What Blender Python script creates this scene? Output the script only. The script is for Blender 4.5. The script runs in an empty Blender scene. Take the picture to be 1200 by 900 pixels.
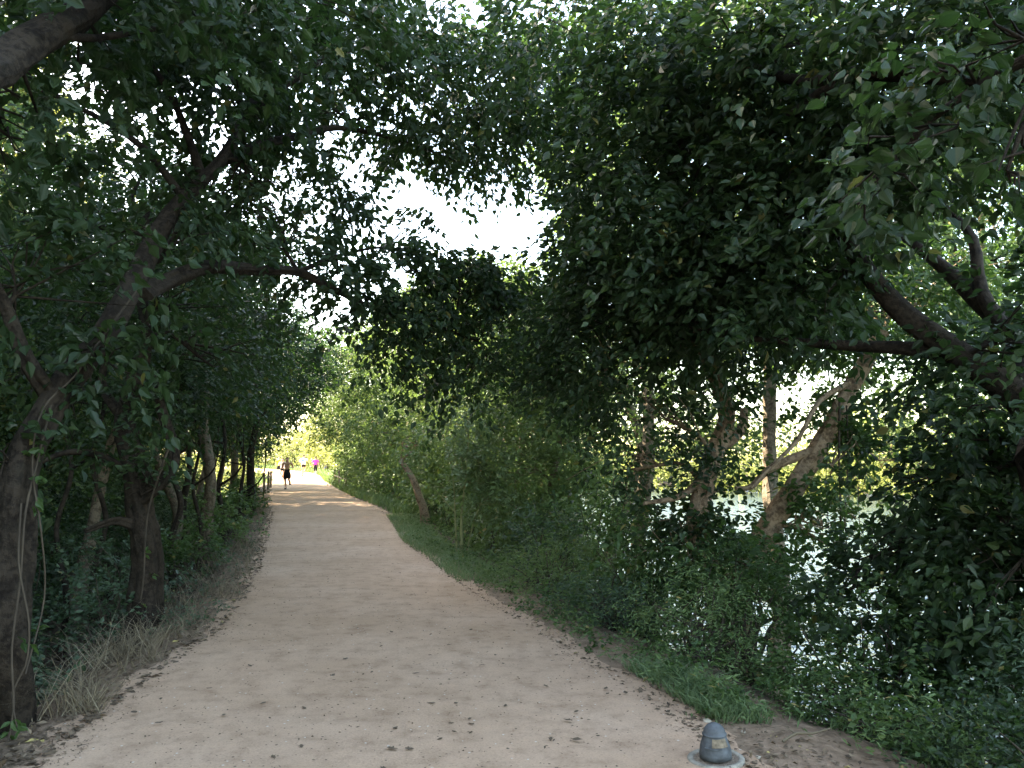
import bpy, math, random
import numpy as np
from mathutils import Vector, Matrix

R = math.radians
SC = bpy.context.scene
COL = SC.collection
rng = np.random.default_rng(11)
random.seed(5)

# ------------------------------------------------------------------ camera model (used to read positions off the photo)
FPX, PITCH, EYE = 960.0, R(5.36), 1.6
CT, ST = math.cos(PITCH), math.sin(PITCH)

def at(px, py, d):
    """point at depth d (metres along +Y) seen at photo pixel px, py (1200 x 900)"""
    u, v = (px - 600) / FPX, -(py - 450) / FPX
    y = CT - v * ST
    k = d / y
    return np.array([u * k, d, EYE + (ST + v * CT) * k])

# ------------------------------------------------------------------ ground
def sstep(a, b, x):
    t = np.clip((np.asarray(x, float) - a) / (b - a), 0, 1)
    return t * t * (3 - 2 * t)

def rise(y):
    return 0.011 * np.clip(y - 48, 0, 70)

def ray_flat(px, py):
    d = 20.0
    for _ in range(60):
        z = float(rise(np.array(d)))
        v = -(py - 450) / FPX
        sl = (ST + v * CT) / (CT - v * ST)
        d = 0.5 * d + 0.5 * min(150, max(1, (z - EYE) / sl if sl < -1e-4 else 150))
    p = at(px, py, d)
    return p[0], d

LE = [(20, 900), (83, 860), (117, 830), (160, 800), (213, 770), (253, 735), (284, 700), (303, 660), (312, 625), (319, 600), (321, 588), (319, 577), (318, 567)]
RE = [(905, 905), (850, 868), (800, 836), (777, 817), (750, 805), (720, 790), (677, 757), (633, 737), (600, 715), (547, 685), (510, 655), (480, 637), (457, 603), (435, 592), (412, 583), (397, 575), (382, 566), (374, 557)]

def edge(pix):
    p = [ray_flat(*q) for q in pix]
    p.sort(key=lambda q: q[1])
    x0, y0 = p[0]
    pre = [(x0 + 0.266 * (y0 - y), y) for y in (-60, -30, -10, 0, 2)]
    x1, y1 = p[-1]
    post = [(x1 - 0.27 * dy - 0.0065 * dy * dy, y1 + dy) for dy in (8, 16, 24, 34, 46, 60, 90, 140, 200, 300)]
    a = np.array(pre + p + post)
    yy = np.arange(-60, 380, .1); xx = np.interp(yy, a[:, 1], a[:, 0])
    for w in (13, 13, 9):
        pad = np.r_[np.full(w, xx[0]), xx, np.full(w, xx[-1])]
        xx = np.convolve(pad, np.ones(w) / w, 'same')[w:-w]
    return yy, xx

LY, LX = edge(LE)
RY, RX = edge(RE)
def xl(y): return np.interp(y, LY, LX)
def xr(y): return np.interp(y, RY, RX)

def wob(x, y, f=1.0):
    return (np.sin(x * 1.7 * f + 1.3 * np.sin(y * 0.9 * f)) + np.sin(y * 2.1 * f + 1.7 * np.sin(x * 1.3 * f + 2)) + 0.6 * np.sin((x + y) * 3.7 * f + 1)) / 2.6

def terrain(x, y):
    x = np.asarray(x, float); y = np.asarray(y, float)
    dl, dr = xl(y) - x, x - xr(y)
    z = rise(y)
    near = sstep(60, 70, y)
    z = z - (1.25 * (1 - near) + 0.15 * near) * sstep(0.1, 2.9, dl) + 0.9 * sstep(5, 16, dl) + 1.5 * sstep(20, 60, dl)
    z = z - (3.7 * (1 - near) + 0.6 * near) * sstep(0.35, 6.5, dr) - 3.1 * near * sstep(4, 12, dr) - 1.0 * sstep(6, 14, dr) + 3.6 * sstep(70, 86, dr) + 1.5 * sstep(100, 220, dr)
    off = np.clip(np.maximum(dl, dr), 0, None)
    z = z + wob(x, y) * 0.10 * sstep(0.1, 2.0, off) + wob(x, y, 3.1) * 0.035 * sstep(0.0, 0.5, off)
    return z

def gz(x, y): return float(terrain(x, y))

def ground(px, py):
    """where the photo pixel meets the ground"""
    last = None
    for d in np.concatenate([np.arange(2.5, 30, 0.05), np.arange(30, 130, 0.3)]):
        p = at(px, py, d)
        if p[2] <= gz(p[0], p[1]):
            return np.array([p[0], p[1], gz(p[0], p[1])])
    return at(px, py, 120)

# ------------------------------------------------------------------ mesh builder
class MB:
    def __init__(self):
        self.v, self.f, self.m, self.t, self.n = [], [], [], [], 0
    def add(self, v, f, tint=None, mat=0):
        v = np.asarray(v, np.float32).reshape(-1, 3)
        f = np.asarray(f, np.int64)
        if len(f) == 0: return
        self.v.append(v); self.f.append(f + self.n); self.n += len(v)
        self.m.append(np.full(len(f), mat, np.int32))
        self.t.append(np.full(len(f), 0.5, np.float32) if tint is None else np.asarray(tint, np.float32))
    def tube(self, pts, rad, sides=8, jit=0.0, step=None, cap=True, mat=0, tint=0.5, ridge=0.0):
        pts = np.asarray(pts, float); rad = np.asarray(rad, float)
        pts, rad = smooth_line(pts, rad, step)
        n = len(pts)
        tan = np.gradient(pts, axis=0)
        tan /= np.linalg.norm(tan, axis=1)[:, None] + 1e-9
        ref = np.array([0.0, 0, 1]) if abs(tan[0][2]) < 0.9 else np.array([1.0, 0, 0])
        U = np.zeros_like(pts)
        u = np.cross(tan[0], ref)
        for i in range(n):
            u = u - tan[i] * np.dot(u, tan[i])
            u /= np.linalg.norm(u) + 1e-9
            U[i] = u
        W = np.cross(tan, U)
        a = np.linspace(0, 2 * np.pi, sides, endpoint=False)
        rr = rad[:, None] * np.ones((1, sides))
        if jit:
            ph = rng.uniform(0, 6.28, 6)
            s = np.cumsum(np.r_[0, np.linalg.norm(np.diff(pts, axis=0), axis=1)])[:, None]
            rr = rr * (1 + jit * (np.sin(3 * a[None] + ph[0] + 1.3 * s) * 0.6 + np.sin(2 * a[None] + ph[1] - 2.1 * s) * 0.5 + np.sin(5 * a[None] + ph[2] + 4.7 * s) * 0.35 + np.sin(a[None] + ph[3] + 7.0 * s) * 0.3))
        if ridge:
            s = np.cumsum(np.r_[0, np.linalg.norm(np.diff(pts, axis=0), axis=1)])[:, None]
            aa = a[None] + 0.25 * np.sin(s * 2.2 + ph[4]) + 0.10 * np.sin(s * 9 + ph[5])
            w = np.sin(9 * aa + 2.0 * np.sin(s * 5.1 + 3 * a[None])) + 0.7 * np.sin(14 * aa + 1.5 * np.sin(s * 11 + 2 * a[None] + ph[0])) + 0.5 * np.sin(s * 23 + 5 * np.sin(4 * aa)) * np.sin(5 * aa)
            rr = rr * (1 + ridge * w)
        V = pts[:, None] + rr[..., None] * (np.cos(a)[None, :, None] * U[:, None] + np.sin(a)[None, :, None] * W[:, None])
        i = np.arange(n - 1)[:, None] * sides; j = np.arange(sides)[None]; k = (j + 1) % sides
        F = np.stack([i + j, i + k, i + sides + k, i + sides + j], -1).reshape(-1, 4)
        self.add(V.reshape(-1, 3), F, np.full(len(F), tint), mat)
        if cap:
            self.add(V[-1], np.arange(sides)[None], [tint], mat)
            self.add(V[0], np.arange(sides)[::-1][None], [tint], mat)
    def build(self, name, mats, parent=None, base=(0, 0, 0), smooth=False):
        me = bpy.data.meshes.new(name)
        if self.n:
            v = np.concatenate(self.v) - np.asarray(base, np.float32)
            me.vertices.add(len(v)); me.vertices.foreach_set('co', v.astype(np.float32).ravel())
            li = np.concatenate([f.ravel() for f in self.f]).astype(np.int32)
            lt = np.concatenate([np.full(len(f), f.shape[1], np.int32) for f in self.f])
            ls = np.r_[0, np.cumsum(lt)[:-1]].astype(np.int32)
            me.loops.add(len(li)); me.loops.foreach_set('vertex_index', li)
            me.polygons.add(len(lt)); me.polygons.foreach_set('loop_start', ls)
            me.polygons.foreach_set('material_index', np.concatenate(self.m))
            me.polygons.foreach_set('use_smooth', np.full(len(lt), smooth, bool))
            at_ = me.attributes.new('tint', 'FLOAT', 'FACE')
            at_.data.foreach_set('value', np.concatenate(self.t))
            me.update(calc_edges=True)
        for m in (mats if isinstance(mats, (list, tuple)) else [mats]):
            me.materials.append(m)
        o = bpy.data.objects.new(name, me); COL.objects.link(o)
        if parent is not None: o.parent = parent
        else: o.location = base
        return o

def smooth_line(p, r, step=None):
    """Catmull-Rom through the points"""
    n = len(p)
    if n < 3 and step is None: return p, r
    P = np.vstack([2 * p[0] - p[1], p, 2 * p[-1] - p[-2]])
    out, ro = [], []
    for i in range(n - 1):
        L = np.linalg.norm(p[i + 1] - p[i])
        k = max(1, int(L / step)) if step else 4
        t = np.linspace(0, 1, k, endpoint=False)[:, None]
        a, b, c, d = P[i], P[i + 1], P[i + 2], P[i + 3]
        out.append(0.5 * (2 * b + (c - a) * t + (2 * a - 5 * b + 4 * c - d) * t ** 2 + (3 * b - a - 3 * c + d) * t ** 3))
        ro.append(r[i] + (r[i + 1] - r[i]) * t[:, 0])
    out.append(p[-1:]); ro.append(r[-1:])
    return np.vstack(out), np.concatenate(ro)

def empty(name, loc, label, cat, group=None):
    o = bpy.data.objects.new(name, None); COL.objects.link(o)
    o.location = [float(c) for c in loc]
    o.empty_display_size = 0.2
    tag(o, label, cat, group); return o

def tag(o, label=None, cat=None, group=None, kind=None):
    if label: o['label'] = label
    if cat: o['category'] = cat
    if group: o['group'] = group
    if kind: o['kind'] = kind
    return o

# ------------------------------------------------------------------ materials
def mat(name):
    m = bpy.data.materials.new(name); m.use_nodes = True
    nt = m.node_tree
    for n in list(nt.nodes): nt.nodes.remove(n)
    out = nt.nodes.new('ShaderNodeOutputMaterial')
    return m, nt, out

def N(nt, t, **kw):
    n = nt.nodes.new(t)
    for k, v in kw.items():
        if k.startswith('_'): setattr(n, k[1:], v)
        else: n.inputs[k.replace('__', ' ')].default_value = v
    return n

def ramp(nt, stops, fac):
    r = nt.nodes.new('ShaderNodeValToRGB')
    e = r.color_ramp.elements
    while len(e) < len(stops): e.new(0.5)
    for el, (p, c) in zip(e, stops):
        el.position = p; el.color = (*c, 1)
    nt.links.new(fac, r.inputs[0])
    return r

def leaf_mat(name, stops, trans=0.38, tcol=(0.16, 0.26, 0.03), gloss=0.42, spec=0.5):
    m, nt, out = mat(name); L = nt.links.new
    a = N(nt, 'ShaderNodeAttribute', _attribute_name='tint')
    r = ramp(nt, stops, a.outputs['Fac'])
    p = N(nt, 'ShaderNodeBsdfPrincipled', Roughness=gloss)
    p.inputs['Specular IOR Level'].default_value = spec
    L(r.outputs[0], p.inputs['Base Color'])
    mx = N(nt, 'ShaderNodeMix', _data_type='RGBA', _blend_type='MIX')
    mx.inputs[0].default_value = 0.6
    L(r.outputs[0], mx.inputs[6]); mx.inputs[7].default_value = (*tcol, 1)
    t = N(nt, 'ShaderNodeBsdfTranslucent')
    L(mx.outputs[2], t.inputs['Color'])
    s = nt.nodes.new('ShaderNodeMixShader'); s.inputs[0].default_value = trans
    L(p.outputs[0], s.inputs[1]); L(t.outputs[0], s.inputs[2]); L(s.outputs[0], out.inputs[0])
    return m

def plain(name, col, rough=0.8, var=0.25, scale=12.0, bump=0.0, bscale=30.0, spec=0.3):
    m, nt, out = mat(name); L = nt.links.new
    tc = nt.nodes.new('ShaderNodeTexCoord')
    n = N(nt, 'ShaderNodeTexNoise', Scale=scale, Detail=5.0)
    L(tc.outputs['Object'], n.inputs['Vector'])
    c = np.array(col)
    r = ramp(nt, [(0.3, c * (1 - var)), (0.7, np.minimum(c * (1 + var), 1))], n.outputs['Fac'])
    p = N(nt, 'ShaderNodeBsdfPrincipled', Roughness=rough)
    p.inputs['Specular IOR Level'].default_value = spec
    L(r.outputs[0], p.inputs['Base Color'])
    if bump:
        n2 = N(nt, 'ShaderNodeTexNoise', Scale=bscale, Detail=6.0)
        L(tc.outputs['Object'], n2.inputs['Vector'])
        b = N(nt, 'ShaderNodeBump', Strength=bump, Distance=0.02)
        L(n2.outputs['Fac'], b.inputs['Height']); L(b.outputs[0], p.inputs['Normal'])
    L(p.outputs[0], out.inputs[0])
    return m

def bark_mat(name, dark, lite, lichen=None, low=None):
    m, nt, out = mat(name); L = nt.links.new
    tc = nt.nodes.new('ShaderNodeTexCoord')
    n = N(nt, 'ShaderNodeTexNoise', Scale=26.0, Detail=9.0, Roughness=0.7); L(tc.outputs['Object'], n.inputs['Vector'])
    n2 = N(nt, 'ShaderNodeTexNoise', Scale=7.0, Detail=5.0, Roughness=0.6, Distortion=0.8); L(tc.outputs['Object'], n2.inputs['Vector'])
    mul = N(nt, 'ShaderNodeMath', _operation='MULTIPLY_ADD'); L(n2.outputs['Fac'], mul.inputs[0]); mul.inputs[1].default_value = 0.9; L(n.outputs['Fac'], mul.inputs[2])
    r = ramp(nt, [(0.72, dark), (0.98, tuple((np.array(dark) + np.array(lite)) / 2)), (1.0, lite)], mul.outputs[0])
    r.color_ramp.elements[1].position = 0.92
    big = N(nt, 'ShaderNodeTexNoise', Scale=3.2, Detail=5.0, Roughness=0.65); L(tc.outputs['Object'], big.inputs['Vector'])
    rb = ramp(nt, [(0.54, (0, 0, 0)), (0.66, (0.8, 0.8, 0.8))], big.outputs['Fac'])
    mx = N(nt, 'ShaderNodeMix', _data_type='RGBA')
    L(rb.outputs[0], mx.inputs[0]); L(r.outputs[0], mx.inputs[6])
    mx.inputs[7].default_value = (*(lichen or tuple(np.array(lite) * 0.8)), 1)
    col = mx.outputs[2]
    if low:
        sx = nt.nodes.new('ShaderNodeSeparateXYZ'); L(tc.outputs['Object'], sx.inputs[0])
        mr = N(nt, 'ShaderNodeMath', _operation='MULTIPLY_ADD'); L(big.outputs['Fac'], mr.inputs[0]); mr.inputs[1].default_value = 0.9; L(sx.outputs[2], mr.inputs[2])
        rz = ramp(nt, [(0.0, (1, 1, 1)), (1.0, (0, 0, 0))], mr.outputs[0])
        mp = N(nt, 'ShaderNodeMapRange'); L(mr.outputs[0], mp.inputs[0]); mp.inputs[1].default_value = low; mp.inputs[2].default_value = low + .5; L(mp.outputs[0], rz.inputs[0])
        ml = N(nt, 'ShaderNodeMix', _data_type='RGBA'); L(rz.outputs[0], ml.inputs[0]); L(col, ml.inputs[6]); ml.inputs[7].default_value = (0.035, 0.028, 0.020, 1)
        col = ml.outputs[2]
    p = N(nt, 'ShaderNodeBsdfPrincipled', Roughness=0.92); p.inputs['Specular IOR Level'].default_value = 0.15
    L(col, p.inputs['Base Color'])
    b = N(nt, 'ShaderNodeBump', Strength=1.0, Distance=0.02)
    L(mul.outputs[0], b.inputs['Height']); L(b.outputs[0], p.inputs['Normal'])
    L(p.outputs[0], out.inputs[0])
    return m

M = {}
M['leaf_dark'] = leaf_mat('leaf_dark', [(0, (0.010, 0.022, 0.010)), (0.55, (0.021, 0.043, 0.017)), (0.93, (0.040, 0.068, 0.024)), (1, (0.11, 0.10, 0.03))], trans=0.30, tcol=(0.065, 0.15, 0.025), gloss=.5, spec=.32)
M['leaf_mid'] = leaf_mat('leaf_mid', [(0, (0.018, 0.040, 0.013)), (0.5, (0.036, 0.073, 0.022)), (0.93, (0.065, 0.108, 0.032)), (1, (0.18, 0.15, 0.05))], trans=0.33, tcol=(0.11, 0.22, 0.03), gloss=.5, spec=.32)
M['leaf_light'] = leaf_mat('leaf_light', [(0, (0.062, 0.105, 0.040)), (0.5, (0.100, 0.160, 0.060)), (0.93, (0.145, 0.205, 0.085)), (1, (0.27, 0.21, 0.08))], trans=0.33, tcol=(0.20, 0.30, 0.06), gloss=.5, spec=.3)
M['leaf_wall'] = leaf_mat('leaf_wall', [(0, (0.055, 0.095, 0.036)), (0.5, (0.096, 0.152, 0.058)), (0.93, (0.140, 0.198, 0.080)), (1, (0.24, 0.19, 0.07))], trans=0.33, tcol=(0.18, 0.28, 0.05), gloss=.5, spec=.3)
M['leaf_sun'] = leaf_mat('leaf_sun', [(0, (0.11, 0.15, 0.04)), (0.5, (0.17, 0.205, 0.065)), (1, (0.26, 0.28, 0.11))], trans=0.45, tcol=(0.38, 0.41, 0.12), spec=.3)  # pale yellow-green: sunlit brightness is put into the leaf colour
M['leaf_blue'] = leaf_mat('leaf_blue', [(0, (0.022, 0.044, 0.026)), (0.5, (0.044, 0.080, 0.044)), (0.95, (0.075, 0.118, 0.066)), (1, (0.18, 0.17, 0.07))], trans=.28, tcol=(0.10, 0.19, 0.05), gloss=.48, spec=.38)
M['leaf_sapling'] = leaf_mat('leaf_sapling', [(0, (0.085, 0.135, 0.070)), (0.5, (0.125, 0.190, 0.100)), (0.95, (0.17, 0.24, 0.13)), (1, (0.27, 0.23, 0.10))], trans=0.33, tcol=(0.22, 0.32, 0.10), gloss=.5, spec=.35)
M['grass'] = leaf_mat('grass_green', [(0, (0.09, 0.145, 0.065)), (0.6, (0.145, 0.215, 0.105)), (1, (0.27, 0.27, 0.16))], trans=0.3, gloss=0.6, spec=0.3)
M['dry'] = leaf_mat('dry_straw', [(0, (0.085, 0.066, 0.045)), (0.6, (0.16, 0.13, 0.088)), (1, (0.30, 0.255, 0.175))], trans=0.15, tcol=(0.3, 0.25, 0.15), gloss=0.7, spec=0.2)
M['litter'] = leaf_mat('dead_leaf', [(0, (0.05, 0.036, 0.025)), (0.5, (0.125, 0.09, 0.06)), (0.9, (0.22, 0.165, 0.11)), (1, (0.36, 0.29, 0.11))], trans=0.05, tcol=(0.15, 0.1, 0.05), gloss=0.7, spec=0.2)
M['bark_dark'] = bark_mat('bark_dark', (0.008, 0.006, 0.005), (0.036, 0.028, 0.021), (0.019, 0.017, 0.013))
M['bark_mid'] = bark_mat('bark_mid', (0.05, 0.038, 0.027), (0.17, 0.135, 0.10), (0.12, 0.12, 0.09))
M['bark_tan'] = bark_mat('bark_tan', (0.085, 0.056, 0.035), (0.26, 0.185, 0.12), (0.19, 0.15, 0.11))
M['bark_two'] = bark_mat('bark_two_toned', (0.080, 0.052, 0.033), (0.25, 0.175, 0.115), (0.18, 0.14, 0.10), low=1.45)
M['vine'] = plain('vine_bark', (0.050, 0.039, 0.028), 0.9, 0.4, 8)
M['stem_green'] = plain('stem_green', (0.17, 0.18, 0.08), 0.7, 0.3, 8)
M['fence'] = plain('weathered_wood', (0.20, 0.155, 0.115), 0.9, 0.35, 9, 0.5, 40)
M['stone'] = plain('pale_stone', (0.42, 0.37, 0.30), 0.9, 0.25, 20, 0.4, 60)

def path_material():
    m, nt, out = mat('decomposed_granite'); L = nt.links.new
    tc = nt.nodes.new('ShaderNodeTexCoord')
    def noise(scale, detail=5.0, rough=0.6):
        n = N(nt, 'ShaderNodeTexNoise', Scale=scale, Detail=detail, Roughness=rough)
        L(tc.outputs['Object'], n.inputs['Vector']); return n
    big, mid, fine = noise(0.55, 4), noise(4.5, 8, .7), noise(75.0, 5, 0.75)
    r1 = ramp(nt, [(0.32, (0.435, 0.290, 0.190)), (0.5, (0.490, 0.333, 0.227)), (0.7, (0.535, 0.375, 0.265))], big.outputs['Fac'])
    r2 = ramp(nt, [(0.34, (0.72, 0.70, 0.68)), (0.5, (0.95, 0.95, 0.95)), (0.7, (1.04, 1.03, 1.02))], mid.outputs['Fac'])
    mul = N(nt, 'ShaderNodeMix', _data_type='RGBA', _blend_type='MULTIPLY'); mul.inputs[0].default_value = 1
    L(r1.outputs[0], mul.inputs[6]); L(r2.outputs[0], mul.inputs[7])
    r3 = ramp(nt, [(0.30, (0.50, 0.47, 0.45)), (0.44, (0.93, 0.93, 0.93)), (0.60, (1.0, 1.0, 1.0)), (0.72, (1.35, 1.33, 1.3))], fine.outputs['Fac'])
    mul2 = N(nt, 'ShaderNodeMix', _data_type='RGBA', _blend_type='MULTIPLY'); mul2.inputs[0].default_value = 1
    L(mul.outputs[2], mul2.inputs[6]); L(r3.outputs[0], mul2.inputs[7])
    # pale grit and dark specks
    vo = N(nt, 'ShaderNodeTexVoronoi', Scale=22.0, Randomness=1.0); L(tc.outputs['Object'], vo.inputs['Vector'])
    sel = N(nt, 'ShaderNodeSeparateColor'); L(vo.outputs['Color'], sel.inputs[0])
    lt = N(nt, 'ShaderNodeMath', _operation='LESS_THAN'); L(vo.outputs['Distance'], lt.inputs[0]); lt.inputs[1].default_value = 0.16
    gt = N(nt, 'ShaderNodeMath', _operation='GREATER_THAN'); L(sel.outputs[0], gt.inputs[0]); gt.inputs[1].default_value = 0.87
    an = N(nt, 'ShaderNodeMath', _operation='MULTIPLY'); L(lt.outputs[0], an.inputs[0]); L(gt.outputs[0], an.inputs[1])
    mx = N(nt, 'ShaderNodeMix', _data_type='RGBA'); L(an.outputs[0], mx.inputs[0]); L(mul2.outputs[2], mx.inputs[6]); mx.inputs[7].default_value = (0.56, 0.50, 0.42, 1)
    gt2 = N(nt, 'ShaderNodeMath', _operation='LESS_THAN'); L(sel.outputs[1], gt2.inputs[0]); gt2.inputs[1].default_value = 0.12
    an2 = N(nt, 'ShaderNodeMath', _operation='MULTIPLY'); L(lt.outputs[0], an2.inputs[0]); L(gt2.outputs[0], an2.inputs[1])
    mx2 = N(nt, 'ShaderNodeMix', _data_type='RGBA'); L(an2.outputs[0], mx2.inputs[0]); L(mx.outputs[2], mx2.inputs[6]); mx2.inputs[7].default_value = (0.10, 0.075, 0.055, 1)
    p = N(nt, 'ShaderNodeBsdfPrincipled', Roughness=0.95); p.inputs['Specular IOR Level'].default_value = 0.15
    L(mx2.outputs[2], p.inputs['Base Color'])
    add = N(nt, 'ShaderNodeMath', _operation='MULTIPLY_ADD'); L(mid.outputs['Fac'], add.inputs[0]); add.inputs[1].default_value = 2.5; L(fine.outputs['Fac'], add.inputs[2])
    b = N(nt, 'ShaderNodeBump', Strength=0.55, Distance=0.012)
    L(add.outputs[0], b.inputs['Height']); L(b.outputs[0], p.inputs['Normal'])
    L(p.outputs[0], out.inputs[0])
    return m

def soil_material():
    m, nt, out = mat('woodland_soil'); L = nt.links.new
    tc = nt.nodes.new('ShaderNodeTexCoord')
    a = N(nt, 'ShaderNodeAttribute', _attribute_name='tint')
    n = N(nt, 'ShaderNodeTexNoise', Scale=7.0, Detail=7.0, Roughness=0.7); L(tc.outputs['Object'], n.inputs['Vector'])
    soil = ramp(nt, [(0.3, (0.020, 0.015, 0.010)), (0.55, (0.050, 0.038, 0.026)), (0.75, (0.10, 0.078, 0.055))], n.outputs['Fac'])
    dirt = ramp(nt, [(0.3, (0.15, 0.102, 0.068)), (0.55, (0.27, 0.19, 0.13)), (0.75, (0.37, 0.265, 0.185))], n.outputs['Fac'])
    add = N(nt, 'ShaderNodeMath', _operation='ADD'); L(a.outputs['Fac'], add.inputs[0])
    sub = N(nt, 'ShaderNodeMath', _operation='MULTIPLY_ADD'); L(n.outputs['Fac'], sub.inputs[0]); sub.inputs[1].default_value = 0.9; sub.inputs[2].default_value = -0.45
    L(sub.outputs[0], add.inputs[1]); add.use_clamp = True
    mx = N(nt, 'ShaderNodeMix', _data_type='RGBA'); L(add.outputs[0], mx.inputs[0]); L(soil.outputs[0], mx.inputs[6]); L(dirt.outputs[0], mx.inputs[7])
    p = N(nt, 'ShaderNodeBsdfPrincipled', Roughness=0.95); p.inputs['Specular IOR Level'].default_value = 0.15
    L(mx.outputs[2], p.inputs['Base Color'])
    b = N(nt, 'ShaderNodeBump', Strength=0.8, Distance=0.04)
    L(n.outputs['Fac'], b.inputs['Height']); L(b.outputs[0], p.inputs['Normal'])
    L(p.outputs[0], out.inputs[0])
    return m

def water_material():
    m, nt, out = mat('river_water'); L = nt.links.new
    tc = nt.nodes.new('ShaderNodeTexCoord')
    n = N(nt, 'ShaderNodeTexNoise', Scale=1.6, Detail=4.0); L(tc.outputs['Object'], n.inputs['Vector'])
    p = N(nt, 'ShaderNodeBsdfPrincipled', Roughness=0.06); p.inputs['Base Color'].default_value = (0.03, 0.05, 0.045, 1)
    b = N(nt, 'ShaderNodeBump', Strength=0.9, Distance=0.25)
    L(n.outputs['Fac'], b.inputs['Height']); L(b.outputs[0], p.inputs['Normal'])
    L(p.outputs[0], out.inputs[0])
    return m

# ------------------------------------------------------------------ ground, path, river
def build_ground():
    ys = np.concatenate([np.arange(-60, -4, 4.0), np.arange(-4, 3, 0.5), np.arange(3, 14, 0.14), np.arange(14, 32, 0.35), np.arange(32, 70, 1.0), np.arange(70, 130, 3.0), np.arange(130, 420, 20.0)])
    lo = np.array([320, 220, 150, 100, 70, 50, 38, 30, 25, 21, 18, 15.5, 13.5, 12, 10.5, 9.2, 8, 7, 6.1, 5.3, 4.6, 4, 3.5, 3, 2.6, 2.2, 1.9, 1.6, 1.35, 1.1, 0.9, 0.7, 0.52, 0.38, 0.26, 0.16, 0.08, 0])
    ro = np.concatenate([lo[::-1], ])
    mid = np.linspace(0, 1, 9)[1:-1]
    rows = []
    for y in ys:
        a, b = xl(y), xr(y)
        rows.append(np.concatenate([a - lo, a + (b - a) * mid, b + ro]))
    X = np.array(rows); Y = np.repeat(ys[:, None], X.shape[1], 1)
    Z = terrain(X, Y)
    nr, nc = X.shape
    i = np.arange(nr - 1)[:, None] * nc; j = np.arange(nc - 1)[None]
    F = np.stack([i + j, i + j + 1, i + nc + j + 1, i + nc + j], -1).reshape(-1, 4)
    V = np.stack([X, Y, Z], -1).reshape(-1, 3)
    c = V[F].mean(1)
    off = np.maximum(xl(c[:, 1]) - c[:, 0], c[:, 0] - xr(c[:, 1]))
    left = c[:, 0] < xl(c[:, 1])
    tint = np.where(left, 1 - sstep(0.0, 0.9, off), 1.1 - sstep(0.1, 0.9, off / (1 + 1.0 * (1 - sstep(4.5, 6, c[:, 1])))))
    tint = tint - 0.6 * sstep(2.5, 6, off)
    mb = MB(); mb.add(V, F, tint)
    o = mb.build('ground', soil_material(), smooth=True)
    tag(o, kind='structure')
    # path
    ys = np.concatenate([np.arange(-60, 2, 2.0), np.arange(2, 16, 0.06), np.arange(16, 40, 0.2), np.arange(40, 150, 1.0)])
    rows, zr = [], []
    for y in ys:
        jl = 0.10 * wob(y * 1.0, 3.0, 1.6) + 0.05 * wob(y, 9.0, 5.0) + 0.03 * wob(y, 4.0, 13.0)
        jr = 0.08 * wob(y * 1.0, 7.0, 1.4) + 0.05 * wob(y, 1.0, 5.5) + 0.03 * wob(y, 2.0, 13.0)
        a, b = xl(y) + jl, xr(y) + jr
        xs = np.concatenate([[a - 0.22, a - 0.08, a + 0.05, a + 0.25], a + (b - a) * np.linspace(0.12, 0.88, 12), [b - 0.25, b - 0.05, b + 0.08, b + 0.22]])
        t = np.clip(np.minimum(xs - a, b - xs), -0.3, 3)
        z = rise(y) + 0.022 * np.clip(t / 1.4, 0, 1) + 0.006
        z = np.where(t < 0, gz_arr(xs, y) + 0.012 + t * 0.14, z)
        z = z + 0.008 * wob(xs, y, 1.1) * (t > 0)
        rows.append(xs); zr.append(z)
    X = np.array(rows); Y = np.repeat(ys[:, None], X.shape[1], 1); Z = np.array(zr)
    nr, nc = X.shape
    i = np.arange(nr - 1)[:, None] * nc; j = np.arange(nc - 1)[None]
    F = np.stack([i + j, i + j + 1, i + nc + j + 1, i + nc + j], -1).reshape(-1, 4)
    mb = MB(); mb.add(np.stack([X, Y, Z], -1).reshape(-1, 3), F)
    tag(mb.build('path', path_material(), smooth=True), kind='structure')
    # river
    mb = MB()
    ys = np.linspace(-60, 400, 24)
    A = np.array([[xr(y) + 3.0, y, -2.75] for y in ys]); B = np.array([[xr(y) + 84.0, y, -2.75] for y in ys])
    V = np.concatenate([A, B]); n = len(ys)
    F = [[k, k + n, k + n + 1, k + 1] for k in range(n - 1)]
    mb.add(V, F)
    tag(mb.build('river_water', water_material()), kind='structure')

def gz_arr(xs, y): return terrain(xs, np.full_like(xs, y))

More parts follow.
